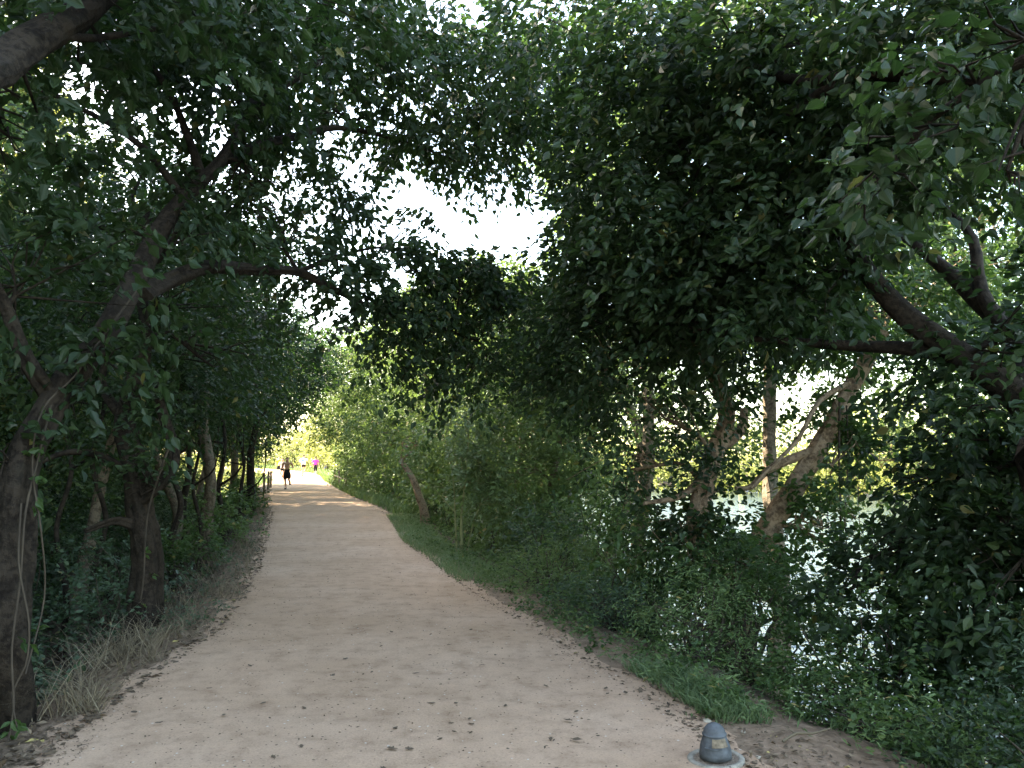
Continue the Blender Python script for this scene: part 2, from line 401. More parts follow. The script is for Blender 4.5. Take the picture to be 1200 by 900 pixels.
# ------------------------------------------------------------------ leaves
LEAF = {
    # outline points (along, across, lift); faces
    'near': (np.array([[0, 0, 0], [0.16, 0.20, 0.05], [0.42, 0.30, 0.07], [0.72, 0.17, 0.03], [1.0, 0, -0.10], [0.72, -0.17, 0.03], [0.42, -0.30, 0.07], [0.16, -0.20, 0.05]]),
             np.array([[0, 1, 2, 3, 4], [0, 4, 5, 6, 7]])),
    'lobed': (np.array([[0, 0, 0], [0.02, 0.22, 0.05], [0.22, 0.20, 0.05], [0.34, 0.52, 0.04], [0.50, 0.24, 0.06], [0.72, 0.26, 0.0], [1.0, 0, -0.12],
                        [0.72, -0.26, 0.0], [0.50, -0.24, 0.06], [0.34, -0.52, 0.04], [0.22, -0.20, 0.05], [0.02, -0.22, 0.05]]),
              np.array([[0, 1, 2, 3, 4, 5, 6], [0, 6, 7, 8, 9, 10, 11]])),
    'far': (np.array([[0, 0, 0], [0.45, 0.29, 0.06], [1.0, 0, -0.06], [0.45, -0.29, 0.06]]), np.array([[0, 1, 2], [0, 2, 3]])),
    'quad': (np.array([[0, 0, 0], [0.45, 0.33, 0.0], [1.0, 0, 0], [0.45, -0.33, 0.08]]), np.array([[0, 1, 2, 3]])),
    'lance': (np.array([[0, 0, 0], [0.35, 0.13, 0.03], [1.0, 0, -0.12], [0.35, -0.13, 0.03]]), np.array([[0, 1, 2], [0, 2, 3]])),
}

def broad():
    t = np.linspace(0, 1, 10)[1:-1]
    w = .40 * np.sin(np.pi * t ** .75) ** .8 * (1 - .25 * t) * (1 + .07 * np.where(np.arange(8) % 2, 1, -1))
    z = .08 * np.sin(np.pi * t) + .035 * np.sin(t * 17)
    up = np.stack([t, w, z - .1 * t ** 2], -1); dn = np.stack([t, -w, z + .02 * np.sin(t * 23) - .1 * t ** 2], -1)
    V = np.vstack([[[0, 0, 0]], up, [[1, 0, -.14]], dn[::-1]])
    return V, np.array([[0, 1, 2, 3, 4, 5, 6, 7, 8, 9], [0, 9, 10, 11, 12, 13, 14, 15, 16, 17]])
LEAF['broad'] = broad()
def norm(a): return a / (np.linalg.norm(a, axis=-1, keepdims=True) + 1e-9)

def put_leaves(mb, c, axis, nrm, size, shape, tint, mat=0):
    P, F = LEAF[shape]
    axis = norm(axis); side = norm(np.cross(nrm, axis)); up = np.cross(axis, side)
    k = len(P)
    V = c[:, None] + size[:, None, None] * (P[None, :, 0:1] * axis[:, None] + P[None, :, 1:2] * side[:, None] + P[None, :, 2:3] * up[:, None])
    n = len(c)
    FF = (np.arange(n)[:, None, None] * k + F[None]).reshape(-1, F.shape[1])
    mb.add(V.reshape(-1, 3), FF, np.repeat(tint, len(F)), mat)

def sprays(mb, tips, outd, k, L, twig, shape, droop=0.45, tintbias=0.0, upright=0.0, mat=0, flat=0.55):
    """leafy twigs: k leaves along each twig that starts at a tip and runs outwards, drooping"""
    n = len(tips)
    d = norm(outd + rng.normal(0, 0.55, (n, 3)) + np.array([0, 0, upright]))
    ln = twig * rng.uniform(0.6, 1.3, n)
    s = rng.uniform(0, 1, (n, k)) ** 0.8
    sag = -droop * (s ** 2)
    c = tips[:, None] + d[:, None] * (s * ln[:, None])[..., None]
    c[..., 2] += sag * ln[:, None]
    c += rng.normal(0, 0.10, c.shape) * twig
    side = norm(np.cross(d, np.array([0, 0, 1.0])) + 1e-3)
    sgn = np.where(rng.random((n, k)) < 0.5, -1, 1)
    ax = 0.55 * d[:, None] + sgn[..., None] * side[:, None] * 0.8 + rng.normal(0, 0.35, (n, k, 3))
    ax[..., 2] -= droop * 0.9
    nr = np.array([0, 0, 1.0]) * flat + rng.normal(0, 0.42, (n, k, 3))
    sz = L * rng.uniform(0.6, 1.2, (n, k))
    tb = np.clip(rng.normal(0.45 + tintbias, 0.13, (n, 1)) + rng.normal(0, 0.14, (n, k)), 0, 0.92)
    tb = np.where(rng.random((n, k)) < 0.012, 1.0, tb)
    put_leaves(mb, c.reshape(-1, 3), ax.reshape(-1, 3), nr.reshape(-1, 3), sz.ravel(), shape, tb.ravel(), mat)

def in_ellipsoid(n, c, r, shell=2.4, clump=0.35):
    """points in an ellipsoid, denser outwards, with holes where a noise is low"""
    out = np.zeros((0, 3)); tries = 0
    c = np.asarray(c, float); r = np.asarray(r, float)
    ph = rng.uniform(0, 6, 3)
    while len(out) < n and tries < 12:
        u = norm(rng.normal(0, 1, (n * 2, 3))) * (rng.random((n * 2, 1)) ** (1 / shell))
        p = c + u * r
        w = np.sin(p[:, 0] * 2.3 + ph[0]) * np.sin(p[:, 1] * 2.1 + ph[1]) + np.sin(p[:, 2] * 2.9 + ph[2] + p[:, 0])
        p = p[w > -clump * 1.6 + rng.normal(0, 0.25, len(w)) - 0.2]
        out = np.concatenate([out, p]); tries += 1
    out = out[:n]
    return out, norm(out - c) * np.array([1, 1, 0.6]) + 1e-6

# ------------------------------------------------------------------ the open sky gap above the bend of the path (leaf clusters culled along the camera's line of sight)
GAP = [(442, 186), (470, 188), (500, 172), (530, 200), (560, 212), (590, 190), (620, 196), (652, 228), (664, 268), (630, 305), (590, 312), (560, 300), (520, 330), (505, 300), (480, 262), (452, 235)]
def poly_in(px, py, poly):
    inside = np.zeros(len(px), bool); n = len(poly)
    for i in range(n):
        x1, y1 = poly[i]; x2, y2 = poly[(i + 1) % n]
        hit = ((y1 > py) != (y2 > py)) & (px < (x2 - x1) * (py - y1) / (y2 - y1 + 1e-9) + x1)
        inside ^= hit
    return inside

def thin(p, o, keep=0.0):
    d = np.maximum(p[:, 1], 0.3)
    # project
    fy = p[:, 1] * CT + (p[:, 2] - EYE) * ST
    uz = -p[:, 1] * ST + (p[:, 2] - EYE) * CT
    px = 600 + FPX * p[:, 0] / np.maximum(fy, .2); py = 450 - FPX * uz / np.maximum(fy, .2)
    bad = poly_in(px + rng.normal(0, 7, len(px)), py + rng.normal(0, 7, len(px)), GAP) & (rng.random(len(px)) > keep)
    return p[~bad], o[~bad]

# ------------------------------------------------------------------ trees
SIDES = 9
def tree(name, label, base, stems, blobs, leaf='leaf_dark', bark='bark_dark', L=0.09, k=26, twig=0.55, shape='near', droop=0.45, group=None, cat='tree',
         limbs=True, ntwig=14, jit=0.12, gap=True, tintbias=0.0, keep=0.0, flat=0.55):
    """stems: [(points, r0, r1)]; blobs: [(centre, (rx,ry,rz), clusters)]"""
    base = np.asarray(base, float)
    root = empty(name, base, label, cat, group)
    tb = MB(); bb = MB(); lb = MB()
    skel = []
    for si, (pts, r0, r1) in enumerate(stems):
        pts = np.asarray(pts, float)
        rad = np.linspace(r0, r1, len(pts))
        if si == 0: rad[0] *= 1.35
        near_ = base[1] < 15 and r0 > 0.045
        (tb if r0 > 0.06 or si == 0 else bb).tube(pts, rad, 44 if near_ else SIDES if r0 > .04 else 6, jit if r0 > .05 else 0.05, step=0.035 if near_ else 0.13 if r0 > 0.06 else 0.2, ridge=.035 if near_ else 0)
        sp, sr = smooth_line(pts, rad, 0.3)
        skel.append(np.c_[sp, sr])
    S = np.concatenate(skel)
    for c, r, n in blobs:
        c = np.asarray(c, float)
        pts, od = in_ellipsoid(int(n), c, r)
        if gap: pts, od = thin(pts, od, keep)
        over = (pts[:, 0] > xl(pts[:, 1]) - .5) & (pts[:, 0] < xr(pts[:, 1]) + .25) & (pts[:, 2] < rise(pts[:, 1]) + 2.9) & (pts[:, 1] > 12)
        pts, od = pts[~over], od[~over]
        if len(pts) == 0: continue
        sprays(lb, pts, od, k, L, twig, shape, droop, tintbias, flat=flat)
        if limbs:
            # limb from the nearest lower skeleton point
            d = np.linalg.norm(S[:, :3] - c, axis=1) + np.where(S[:, 2] > c[2] + 0.3, 1.5, 0) + np.where(S[:, 3] < 0.012, 1, 0)
            q = S[np.argmin(d)]
            L0 = np.linalg.norm(c - q[:3])
            r0 = min(q[3] * 0.7, 0.018 + 0.012 * L0)
            mid1 = q[:3] + (c - q[:3]) * 0.35 + rng.normal(0, 0.10 * L0, 3) + [0, 0, 0.08 * L0]
            mid2 = q[:3] + (c - q[:3]) * 0.7 + rng.normal(0, 0.10 * L0, 3) + [0, 0, 0.06 * L0]
            lp = np.array([q[:3], mid1, mid2, c])
            bb.tube(lp, [r0, r0 * 0.8, r0 * 0.55, r0 * 0.3], 6, 0.05, step=0.15)
            lps, lrs = smooth_line(lp, np.array([r0, r0 * 0.8, r0 * 0.55, r0 * 0.3]), 0.2)
            m = min(ntwig, len(pts))
            for e in pts[rng.choice(len(pts), m, replace=False)]:
                w = rng.integers(len(lps) // 3, len(lps))
                a = lps[w]; dd = e - a; ll = np.linalg.norm(dd)
                if ll > 2.6: continue
                mm = a + dd * 0.5 + rng.normal(0, 0.12 * ll, 3) + [0, 0, 0.10 * ll]
                bb.tube([a, mm, e], [min(lrs[w] * 0.6, 0.012), 0.007, 0.003], 4, 0, step=0.25, cap=False)
    tb.build('trunk', M[bark], root, base, smooth=True)
    if bb.n: bb.build('branches', M[bark], root, base, smooth=True)
    lb.build('crown', M[leaf], root, base)
    return root

def P(*pix): return [at(*q) for q in pix]
def B(px, py, d, rx, ry, rz, n): return (at(px, py, d), (rx, ry, rz), n)

def gd(px, d, sink=0.12):
    p = at(px, 540, d); return np.array([p[0], p[1], gz(p[0], p[1]) - sink])

def grown(px, py, extra, sink=0.12):
    """stem points: ground point under the first pixel, then the others"""
    g = ground(px, py); g[2] -= sink
    return [g] + P(*extra)

def auto_tree(x, y, h, cr, label, leaf='leaf_mid', bark='bark_mid', n=10, cl=60, L=0.12, k=24, lean=(0, 0), shape='far', low=0.3, name='tree', group=None, r0=None, twig=0.7, gap=True, ntwig=8, cat='tree', flat=0.5, keep=0.0, extra=()):
    g = np.array([x, y, gz(x, y) - 0.1])
    r0 = r0 or 0.035 + h * 0.013
    top = g + np.array([lean[0] * h, lean[1] * h, h * 0.86])
    pts = [g]
    for t in (0.2, 0.42, 0.66, 1.0):
        pts.append(g + (top - g) * t + np.r_[rng.normal(0, 0.03 * h, 2), 0] * (1 if t < 1 else 0.5))
    blobs = []
    for i in range(n):
        t = low + (1 - low) * (i + 0.5) / n
        a = i * 2.4 + rng.uniform(-.5, .5)
        prof = math.sin(math.pi * min(1, 0.18 + 0.78 * (t - low) / (1 - low))) ** 0.6
        rad = cr * prof * rng.uniform(0.35, 0.75)
        c = g + (top - g) * t + np.array([math.cos(a) * rad, math.sin(a) * rad, 0.14 * h * t])
        b = cr * rng.uniform(0.42, 0.62)
        blobs.append((c, (b, b, b * 0.72), cl))
    blobs += list(extra)
    return tree(name, label, g, [(pts, r0, r0 * 0.25)], blobs, leaf, bark, L, k, twig, shape, group=group, ntwig=ntwig, gap=gap, cat=cat, flat=flat, keep=keep)

def shrub(x, y, h, r, label, leaf='leaf_mid', cl=90, k=14, L=0.07, shape='far', group=None, name='shrub', stems=6, bark='vine', twig=0.3, upright=0.25, droop=0.3, tintbias=0, z=None):
    g = np.array([x, y, (gz(x, y) if z is None else z) - 0.03])
    root = empty(name, g, label, 'shrub', group)
    c = g + np.array([0, 0, h * 0.52])
    pts, od = in_ellipsoid(cl, c, (r, r, h * 0.55), 2.2, 0.3)
    pts[:, 2] = np.maximum(pts[:, 2], terrain(pts[:, 0], pts[:, 1]) + 0.03)
    pts, od = thin(pts, od)
    lb, sb = MB(), MB()
    sprays(lb, pts, od, k, L, twig, shape, droop, tintbias, upright)
    for e in pts[rng.choice(len(pts), min(len(pts), stems * 3), replace=False)]:
        b0 = g + np.r_[rng.normal(0, r * 0.12, 2), 0]
        mid = (b0 + e) / 2 + np.r_[rng.normal(0, r * 0.15, 2), 0.12 * h]
        sb.tube([b0, mid, e], [0.012 + 0.004 * h, 0.009, 0.004], 5, 0.05, step=0.2, cap=False)
    sb.build('stems', M[bark], root, g, smooth=True)
    lb.build('foliage', M[leaf], root, g)
    return root

build_ground()

def lft(y, off): return float(xl(y) - off)
def rgt(y, off): return float(xr(y) + off)

# ================================================================== named trees by the path
# big leaning tree, far left
tree('tree', 'big dark vine-wrapped tree at the left edge, its trunk leaning over the path', ground(14, 850) - [0, 0, .12], [
    (grown(14, 850, [(8, 760, 5.1), (14, 650, 5.1), (26, 545, 5.2), (62, 468, 5.5), (112, 405, 5.9), (150, 345, 6.3), (178, 290, 6.7), (216, 232, 7.1), (262, 185, 7.5), (292, 130, 8), (318, 70, 8.4), (335, 0, 8.8)]), .125, .035),
    (P((168, 345, 6.4), (205, 326, 6.8), (250, 313, 7.2), (305, 316, 7.7), (350, 319, 8.2), (385, 336, 8.6), (440, 362, 9.4), (505, 380, 10), (560, 400, 10.6)), .07, .012),
    (P((258, 188, 7.5), (300, 172, 8), (345, 160, 8.5), (400, 150, 9.2), (470, 165, 10), (540, 190, 10.6)), .055, .012),
    (P((236, 205, 7.3), (222, 165, 7.2), (205, 120, 7.1), (170, 60, 7), (150, 0, 7)), .045, .012),
    (P((215, 232, 7.1), (170, 175, 7), (120, 140, 7), (70, 115, 6.8), (20, 95, 6.6)), .04, .01),
    (P((292, 130, 8), (340, 95, 8.4), (400, 60, 9), (480, 55, 9.8), (560, 70, 10.5), (640, 60, 11)), .05, .012),
    (P((62, 468, 5.5), (30, 420, 5.3), (8, 360, 5.2), (-20, 300, 5)), .06, .02),
    (P((350, 319, 8.2), (395, 300, 8.8), (450, 290, 9.6), (500, 300, 10.2)), .03, .008),
], [
    B(330, 30, 8.8, 1.5, 1.3, .9, 130), B(430, 60, 9.4, 1.4, 1.4, .8, 120), B(520, 80, 10, 1.3, 1.4, .75, 115), B(600, 110, 10.6, 1.1, 1.2, .7, 90),
    B(400, 130, 9.4, 1.1, 1.1, .6, 66), B(500, 150, 10.3, 1.2, 1.1, .5, 85), B(575, 165, 10.8, .7, .8, .45, 55), B(640, 60, 11, 1.3, 1.2, .8, 80),
    B(170, 50, 7.2, 1.3, 1.1, .8, 70), B(60, 110, 6.8, 1.0, 1.0, .7, 30), B(265, 110, 7.8, 1.0, 1.0, .6, 55), B(250, 20, 7.5, 1.2, 1.1, .6, 110),
    B(395, 322, 9, .5, .6, .25, 20), B(436, 350, 9.5, .6, .7, .32, 36), B(492, 372, 10.1, .6, .7, .42, 50), B(556, 392, 10.6, .5, .6, .46, 48), B(592, 350, 10.8, .32, .5, .36, 26), B(470, 410, 9.9, .22, .3, .25, 12), B(540, 450, 10.5, .22, .3, .22, 10), B(580, 430, 10.6, .18, .3, .2, 8),
    B(470, 318, 10, .5, .6, .32, 34), B(540, 335, 10.5, .45, .5, .34, 34), B(530, 300, 10.4, .3, .4, .26, 34), B(505, 258, 10.4, .3, .4, .28, 40), B(575, 318, 10.6, .2, .3, .25, 30), B(400, 220, 9, .35, .6, .35, 22),
    B(330, 270, 8.2, .7, .7, .4, 24), B(300, 230, 7.8, .6, .6, .4, 18), B(200, 290, 6.7, .6, .6, .4, 10), B(30, 330, 5.3, .8, .6, .6, 40), B(5, 540, 5.1, .16, .2, .3, 5), B(120, 430, 5.7, .25, .2, .2, 9), B(230, 215, 7.1, .3, .25, .25, 9),
], 'leaf_dark', 'bark_dark', .105, 24, .5, 'near', .75, ntwig=16, jit=.2, keep=.28)

# gnarled tree behind it
tree('tree', 'gnarled dark tree on the left bank with stubby broken side branches', gd(178, 9), [
    ([gd(178, 9)] + P((172, 660, 9), (164, 600, 9), (156, 545, 9), (148, 500, 9), (158, 450, 9.1), (172, 400, 9.2), (165, 330, 9.4), (175, 250, 9.6)), .16, .05),
    (P((160, 590, 9), (195, 560, 8.9), (205, 530, 8.9), (190, 480, 8.9), (182, 440, 8.8)), .08, .03),
    (P((158, 560, 9), (120, 535, 8.8), (80, 530, 8.6), (40, 545, 8.5)), .05, .02),
    (P((166, 620, 9), (135, 610, 8.8), (100, 622, 8.5)), .06, .025),
    (P((150, 500, 9), (120, 450, 9), (130, 400, 9)), .06, .03),
    (P((165, 330, 9.4), (210, 270, 9.6), (250, 200, 9.8)), .05, .02),
], [
    B(120, 330, 9.5, 1.4, 1.2, 1.0, 60), B(200, 370, 9.8, 1.2, 1.1, .8, 80), B(250, 250, 10, 1.3, 1.2, 1.0, 110), B(80, 470, 9.2, 1.0, 1.0, .8, 60), B(165, 580, 8.75, .25, .2, .5, 10), B(150, 470, 8.8, .35, .25, .4, 18), B(30, 250, 9, 1.4, 1.2, 1.2, 40), B(250, 430, 10.2, .8, .8, .7, 50), B(150, 180, 10, 1.6, 1.3, 1.0, 36),
], 'leaf_dark', 'bark_dark', .09, 22, .5, 'near', .4, jit=.28)

def slim(px, py, d0, ups, r, label, blobs, leaf='leaf_dark', bark='bark_dark', jit=.16, extra=(), L=.10):
    g = ground(px, py)
    return tree('tree', label, g - [0, 0, .1], [(grown(px, py, [(a, b, g[1] + c) for a, b, c in ups]), r, r * .45)] + list(extra), blobs, leaf, bark, L, 22, .55, 'far', .4, jit=jit)

slim(246, 655, 12, [(243, 610, 0), (247, 560, 0), (238, 500, .1), (240, 440, .2), (230, 380, .3)], .15, 'rough brown tree on the left bank, its base splitting beside the dry grass',
     [B(260, 400, 14, 1.4, 1.4, 1.2, 120), B(290, 330, 14.5, 1.4, 1.4, 1.1, 120), B(220, 320, 14, 1.3, 1.3, 1.1, 90)], bark='bark_mid')
slim(218, 660, 11, [(214, 600, 0), (222, 540, 0), (212, 470, .1), (218, 400, .2)], .10, 'slender dark trunk just left of the brown split-base tree',
     [B(200, 420, 13, 1.2, 1.2, 1.0, 80), B(230, 280, 13, 1.4, 1.2, 1.0, 90)])
slim(294, 604, 24, [(294, 570, 0), (294, 530, 0), (300, 500, 0), (302, 480, .2), (300, 430, .4)], .15, 'straight black trunk standing close to the left path edge before the fence',
     [B(320, 450, 25, 1.8, 1.6, 1.2, 140), B(300, 400, 25, 2.0, 1.8, 1.3, 140), B(345, 425, 26, 1.5, 1.5, .9, 110)], jit=.06, L=.13)
slim(274, 600, 27, [(274, 570, 0), (276, 530, 0), (272, 490, 0), (276, 440, 0)], .17, 'grey-brown trunk between the black trunk and the split-base tree',
     [B(270, 450, 28, 2.0, 1.8, 1.4, 130), B(255, 390, 28, 2.2, 1.8, 1.5, 130)], bark='bark_mid', L=.13)

for i, (px, py, ups, r, lab, bl) in enumerate([
    (70, 775, [(78, 700, 0), (66, 620, .2), (84, 550, .3), (70, 470, .4), (90, 400, .5)], .045, 'thin crooked dark stem between the leaning tree and the gnarled tree', [(90, 380), (60, 430)]),
    (112, 740, [(108, 680, 0), (124, 610, .2), (108, 540, .2), (122, 470, .4), (110, 400, .5)], .05, 'thin dark stem just left of the gnarled tree', [(120, 420), (100, 350)]),
    (205, 690, [(200, 640, 0), (212, 590, .1), (198, 540, .2), (206, 480, .3), (220, 430, .4)], .055, 'thin dark stem just right of the gnarled tree', [(215, 430), (190, 470)]),
    (232, 668, [(236, 620, 0), (226, 570, .1), (234, 520, .2), (222, 460, .3)], .045, 'thin twisted stem leaning on the split-base tree', [(225, 450)]),
    (258, 645, [(262, 610, 0), (256, 570, .1), (264, 520, .2), (256, 470, .3)], .06, 'thin grey stem right behind the split-base tree', [(262, 480), (275, 440)]),
    (284, 612, [(282, 580, 0), (286, 545, .1), (281, 510, .2)], .07, 'slim stem pressed between the grey-brown trunk and the straight black trunk', [(284, 500)])]):
    g = ground(px, py)
    pts = [g - [0, 0, .1]] + P(*[(a, b, g[1] + c) for a, b, c in ups])
    side = [(P((ups[-3][0], ups[-3][1], g[1] + .1), (ups[-3][0] + 26, ups[-3][1] - 22, g[1] - .2), (ups[-3][0] + 30, ups[-3][1] - 70, g[1] - .3)), r * .5, .008), (P((ups[-2][0], ups[-2][1], g[1] + .2), (ups[-2][0] - 30, ups[-2][1] - 10, g[1]), (ups[-2][0] - 52, ups[-2][1] - 50, g[1])), r * .45, .008)]
    tree('tree', lab, g - [0, 0, .1], [(pts, r, r * .5)] + side, [B(a, b, g[1] + .2, .055 * g[1], .6, .045 * g[1], 30) for a, b in bl], 'leaf_dark', 'bark_dark', .085, 18, .45, 'far', .4, jit=.18, ntwig=14, group='thin stems of the left wood')
# tree off the left edge whose thick limb crosses the top corner
g = np.array([-3.6, 2.6, gz(-3.6, 2.6) - .1])
tree('tree', 'tree at the left frame edge whose thick dark limb crosses the top corner', g, [
    ([g, g + [0.05, .2, 1.5], at(-90, 150, 3.6), at(0, 78, 4.0), at(50, 42, 4.3), at(98, 12, 4.6), at(180, -60, 5.2)], .12, .07),
    (P((50, 42, 4.3), (110, 45, 4.6), (200, 30, 5.2), (300, 12, 6)), .03, .01),
], [B(60, -20, 4.6, .9, .8, .4, 60), B(200, 0, 5.4, .9, .8, .35, 70), B(10, 160, 4.8, .35, .5, .22, 16), B(320, -10, 6.2, 1.0, .9, .4, 80)], 'leaf_dark', 'bark_dark', .10, 20, .45, 'lobed', .6, jit=.1)

# ================================================================== right-hand bank, near
tree('tree', 'tan-barked leaning tree on the right bank, trunk slanting up to the right over the water', gd(862, 9.4), [
    ([gd(862, 9.4)] + P((868, 690, 9.5), (885, 645, 9.6), (918, 590, 9.7), (950, 540, 9.8), (978, 490, 9.9), (1002, 445, 10), (1035, 390, 10.1)), .15, .085),
    (P((960, 525, 9.8), (905, 548, 9.7), (880, 570, 9.6), (862, 572, 9.5)), .06, .02),
    (P((1002, 445, 10), (960, 470, 9.6), (935, 515, 9.2), (895, 555, 9), (880, 572, 8.9)), .035, .012),
], [B(1010, 360, 10.2, 1.4, 1.3, .8, 110), B(930, 350, 10, 1.5, 1.3, .9, 130), B(1090, 340, 10.4, 1.3, 1.3, .9, 90), B(865, 650, 9.0, .4, .5, .4, 26), B(970, 640, 10, .7, .7, .4, 16), B(880, 700, 8.6, .6, .6, .35, 40), B(1030, 540, 10.5, .5, .6, .6, 14), B(790, 640, 9, .6, .6, .5, 50), B(935, 570, 9.7, .28, .3, .4, 20), B(985, 480, 9.8, .3, .3, .35, 22), B(885, 640, 9.5, .3, .3, .4, 24), B(1000, 560, 9.9, .25, .3, .7, 22), B(965, 620, 9.8, .3, .3, .4, 14)], 'leaf_mid', 'bark_tan', .10, 22, .5, 'near', .5, jit=.1)
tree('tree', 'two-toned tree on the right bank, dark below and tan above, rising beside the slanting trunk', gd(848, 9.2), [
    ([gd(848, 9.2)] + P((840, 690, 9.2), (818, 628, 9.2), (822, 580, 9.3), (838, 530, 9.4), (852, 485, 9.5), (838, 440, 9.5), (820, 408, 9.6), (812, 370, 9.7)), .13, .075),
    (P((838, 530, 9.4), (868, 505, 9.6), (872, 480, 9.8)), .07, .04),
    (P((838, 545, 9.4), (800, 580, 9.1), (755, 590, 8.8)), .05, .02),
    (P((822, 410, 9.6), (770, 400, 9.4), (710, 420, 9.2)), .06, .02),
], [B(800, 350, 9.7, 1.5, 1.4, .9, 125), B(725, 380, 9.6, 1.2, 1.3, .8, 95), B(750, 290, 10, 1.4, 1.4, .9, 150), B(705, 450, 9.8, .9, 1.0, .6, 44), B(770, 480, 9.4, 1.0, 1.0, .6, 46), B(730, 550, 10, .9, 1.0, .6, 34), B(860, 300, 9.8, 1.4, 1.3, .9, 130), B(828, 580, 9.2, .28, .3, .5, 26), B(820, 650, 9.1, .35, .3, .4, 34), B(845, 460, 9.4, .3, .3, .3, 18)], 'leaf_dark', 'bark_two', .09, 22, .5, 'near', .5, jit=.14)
# large dark tree at the right edge
g = ground(1260, 780)
g = np.array([g[0], g[1], gz(g[0], g[1]) - .1])
tree('tree', 'large dark spreading tree at the right edge, limbs reaching up and left above the water', g, [
    ([g] + P((1245, 640, 6.2), (1215, 530, 6.4), (1195, 470, 6.5), (1130, 420, 6.6), (1065, 372, 6.7), (1022, 325, 6.8), (985, 275, 7), (930, 210, 7.2)), .16, .05),
    (P((1130, 420, 6.6), (1070, 408, 6.8), (1000, 405, 7), (930, 400, 7.2), (850, 395, 7.5)), .08, .02),
    (P((1195, 470, 6.5), (1190, 400, 7), (1140, 345, 7.3), (1090, 300, 7.6), (1040, 262, 8)), .11, .04),
    (P((1185, 400, 7), (1150, 340, 7.2), (1140, 280, 7.3), (1105, 240, 7.4)), .08, .03),
    ([g + [0, 0, 2], at(1280, 250, 5.4), at(1230, 100, 5.2), at(1120, 88, 5.4), at(1010, 85, 5.8), at(940, 95, 6.2), at(870, 75, 6.8)], .11, .03),
    (P((1010, 85, 5.8), (960, 110, 6.1), (900, 155, 6.6), (850, 175, 7), (800, 178, 7.4)), .05, .02),
], [
    B(700, 60, 8.5, 1.3, 1.2, .8, 130), B(780, 110, 7.6, 1.2, 1.1, .8, 150), B(860, 60, 7, 1.2, 1.1, .7, 150), B(960, 40, 6.4, 1.1, 1.0, .6, 130), B(1060, 60, 6, 1.1, 1.0, .7, 130), B(1160, 60, 5.6, 1.0, .9, .7, 120),
    B(740, 170, 8.4, 1.0, 1.1, .7, 130), B(800, 240, 7.8, 1.2, 1.1, .8, 170), B(900, 250, 7.2, 1.1, 1.0, .7, 150), B(990, 200, 6.8, 1.0, .9, .6, 110), B(1080, 170, 6.2, .9, .9, .6, 80), B(718, 232, 9, .7, .8, .5, 80),
    B(880, 340, 7.6, 1.0, 1.0, .6, 110), B(960, 330, 7.2, .9, .9, .5, 80), B(780, 330, 8, 1.0, 1.0, .7, 120), B(1150, 480, 6.6, .7, .8, .6, 90), B(1165, 590, 6.6, .6, .8, .5, 60), B(1110, 620, 7, .6, .7, .35, 36), B(1050, 660, 7.2, .5, .6, .3, 30), B(1000, 690, 7, .4, .5, .28, 26), B(1110, 710, 6.6, .5, .6, .3, 40), B(1170, 760, 6, .4, .5, .3, 34), B(1150, 640, 6.8, .5, .6, .3, 40), B(1060, 560, 7.2, .35, .5, .3, 22), B(1180, 680, 6, .5, .6, .5, 70), B(1110, 540, 7, .4, .5, .35, 30),  B(1180, 400, 6.2, .7, .7, .5, 40),
    B(715, 330, 9, .8, .9, .5, 70), B(668, 372, 9.6, .4, .7, .25, 18), B(710, 410, 9, .7, .8, .4, 46),
], 'leaf_dark', 'bark_dark', .10, 22, .48, 'near', .55, ntwig=10, jit=.12)
# near bough with big pale leaves
g = np.array([3.4, 2.2, gz(3.4, 2.2) - .1])
tree('tree', 'young broad-leaved tree by the right edge with pale wavy leaves hanging close to the camera', g, [
    ([g, g + [-.1, .3, 1.8], at(1330, 60, 3.2), at(1230, 60, 3.4), at(1150, 100, 3.6), at(1080, 150, 3.7), at(1030, 210, 3.8)], .05, .008),
    (P((1150, 100, 3.6), (1120, 150, 3.5), (1060, 170, 3.5)), .010, .004),
    (P((1230, 60, 3.4), (1190, 150, 3.3), (1170, 200, 3.3)), .010, .004),
], [B(1060, 160, 3.7, .26, .3, .16, 15), B(1030, 225, 3.8, .20, .25, .12, 9), B(1130, 90, 3.6, .35, .3, .15, 15), B(1180, 200, 3.4, .16, .2, .14, 5), B(1000, 270, 3.9, .10, .2, .07, 4), B(1180, 40, 3.5, .4, .3, .2, 16)], 'leaf_dark', 'bark_dark', .088, 11, .25, 'broad', .6, ntwig=8, jit=.05)

# ================================================================== trees along the path, further off
ARCH_L = {3: [B(300, 425, 34, 2.0, 1.8, 1.3, 120), B(335, 400, 35, 2.0, 1.8, 1.2, 110)], 4: [B(330, 440, 38, 1.9, 1.8, 1.2, 120), B(370, 405, 38, 2.0, 1.8, 1.2, 110)],
          5: [B(325, 465, 44, 1.7, 1.8, 1.0, 100), B(360, 440, 44, 2.2, 1.8, 1.2, 130), B(395, 405, 42, 2.2, 1.8, 1.3, 110)],
          6: [B(330, 470, 50, 2.2, 1.8, 1.0, 100), B(365, 462, 52, 2.2, 1.8, 1.2, 120), B(345, 420, 50, 2.6, 2.0, 1.6, 140)]}
ARCH_R = {4: [B(450, 400, 34, 1.6, 1.6, 1.1, 90)], 5: [B(425, 415, 39, 1.8, 1.7, 1.2, 110), B(430, 450, 38, 1.4, 1.5, 1.0, 80)],
          6: [B(400, 440, 46, 2.2, 1.8, 1.4, 130), B(405, 480, 46, 1.5, 1.6, 1.2, 90)], 7: [B(385, 470, 53, 2.0, 1.8, 1.4, 120), B(400, 420, 52, 2.4, 2, 1.6, 120)]}
k = 0
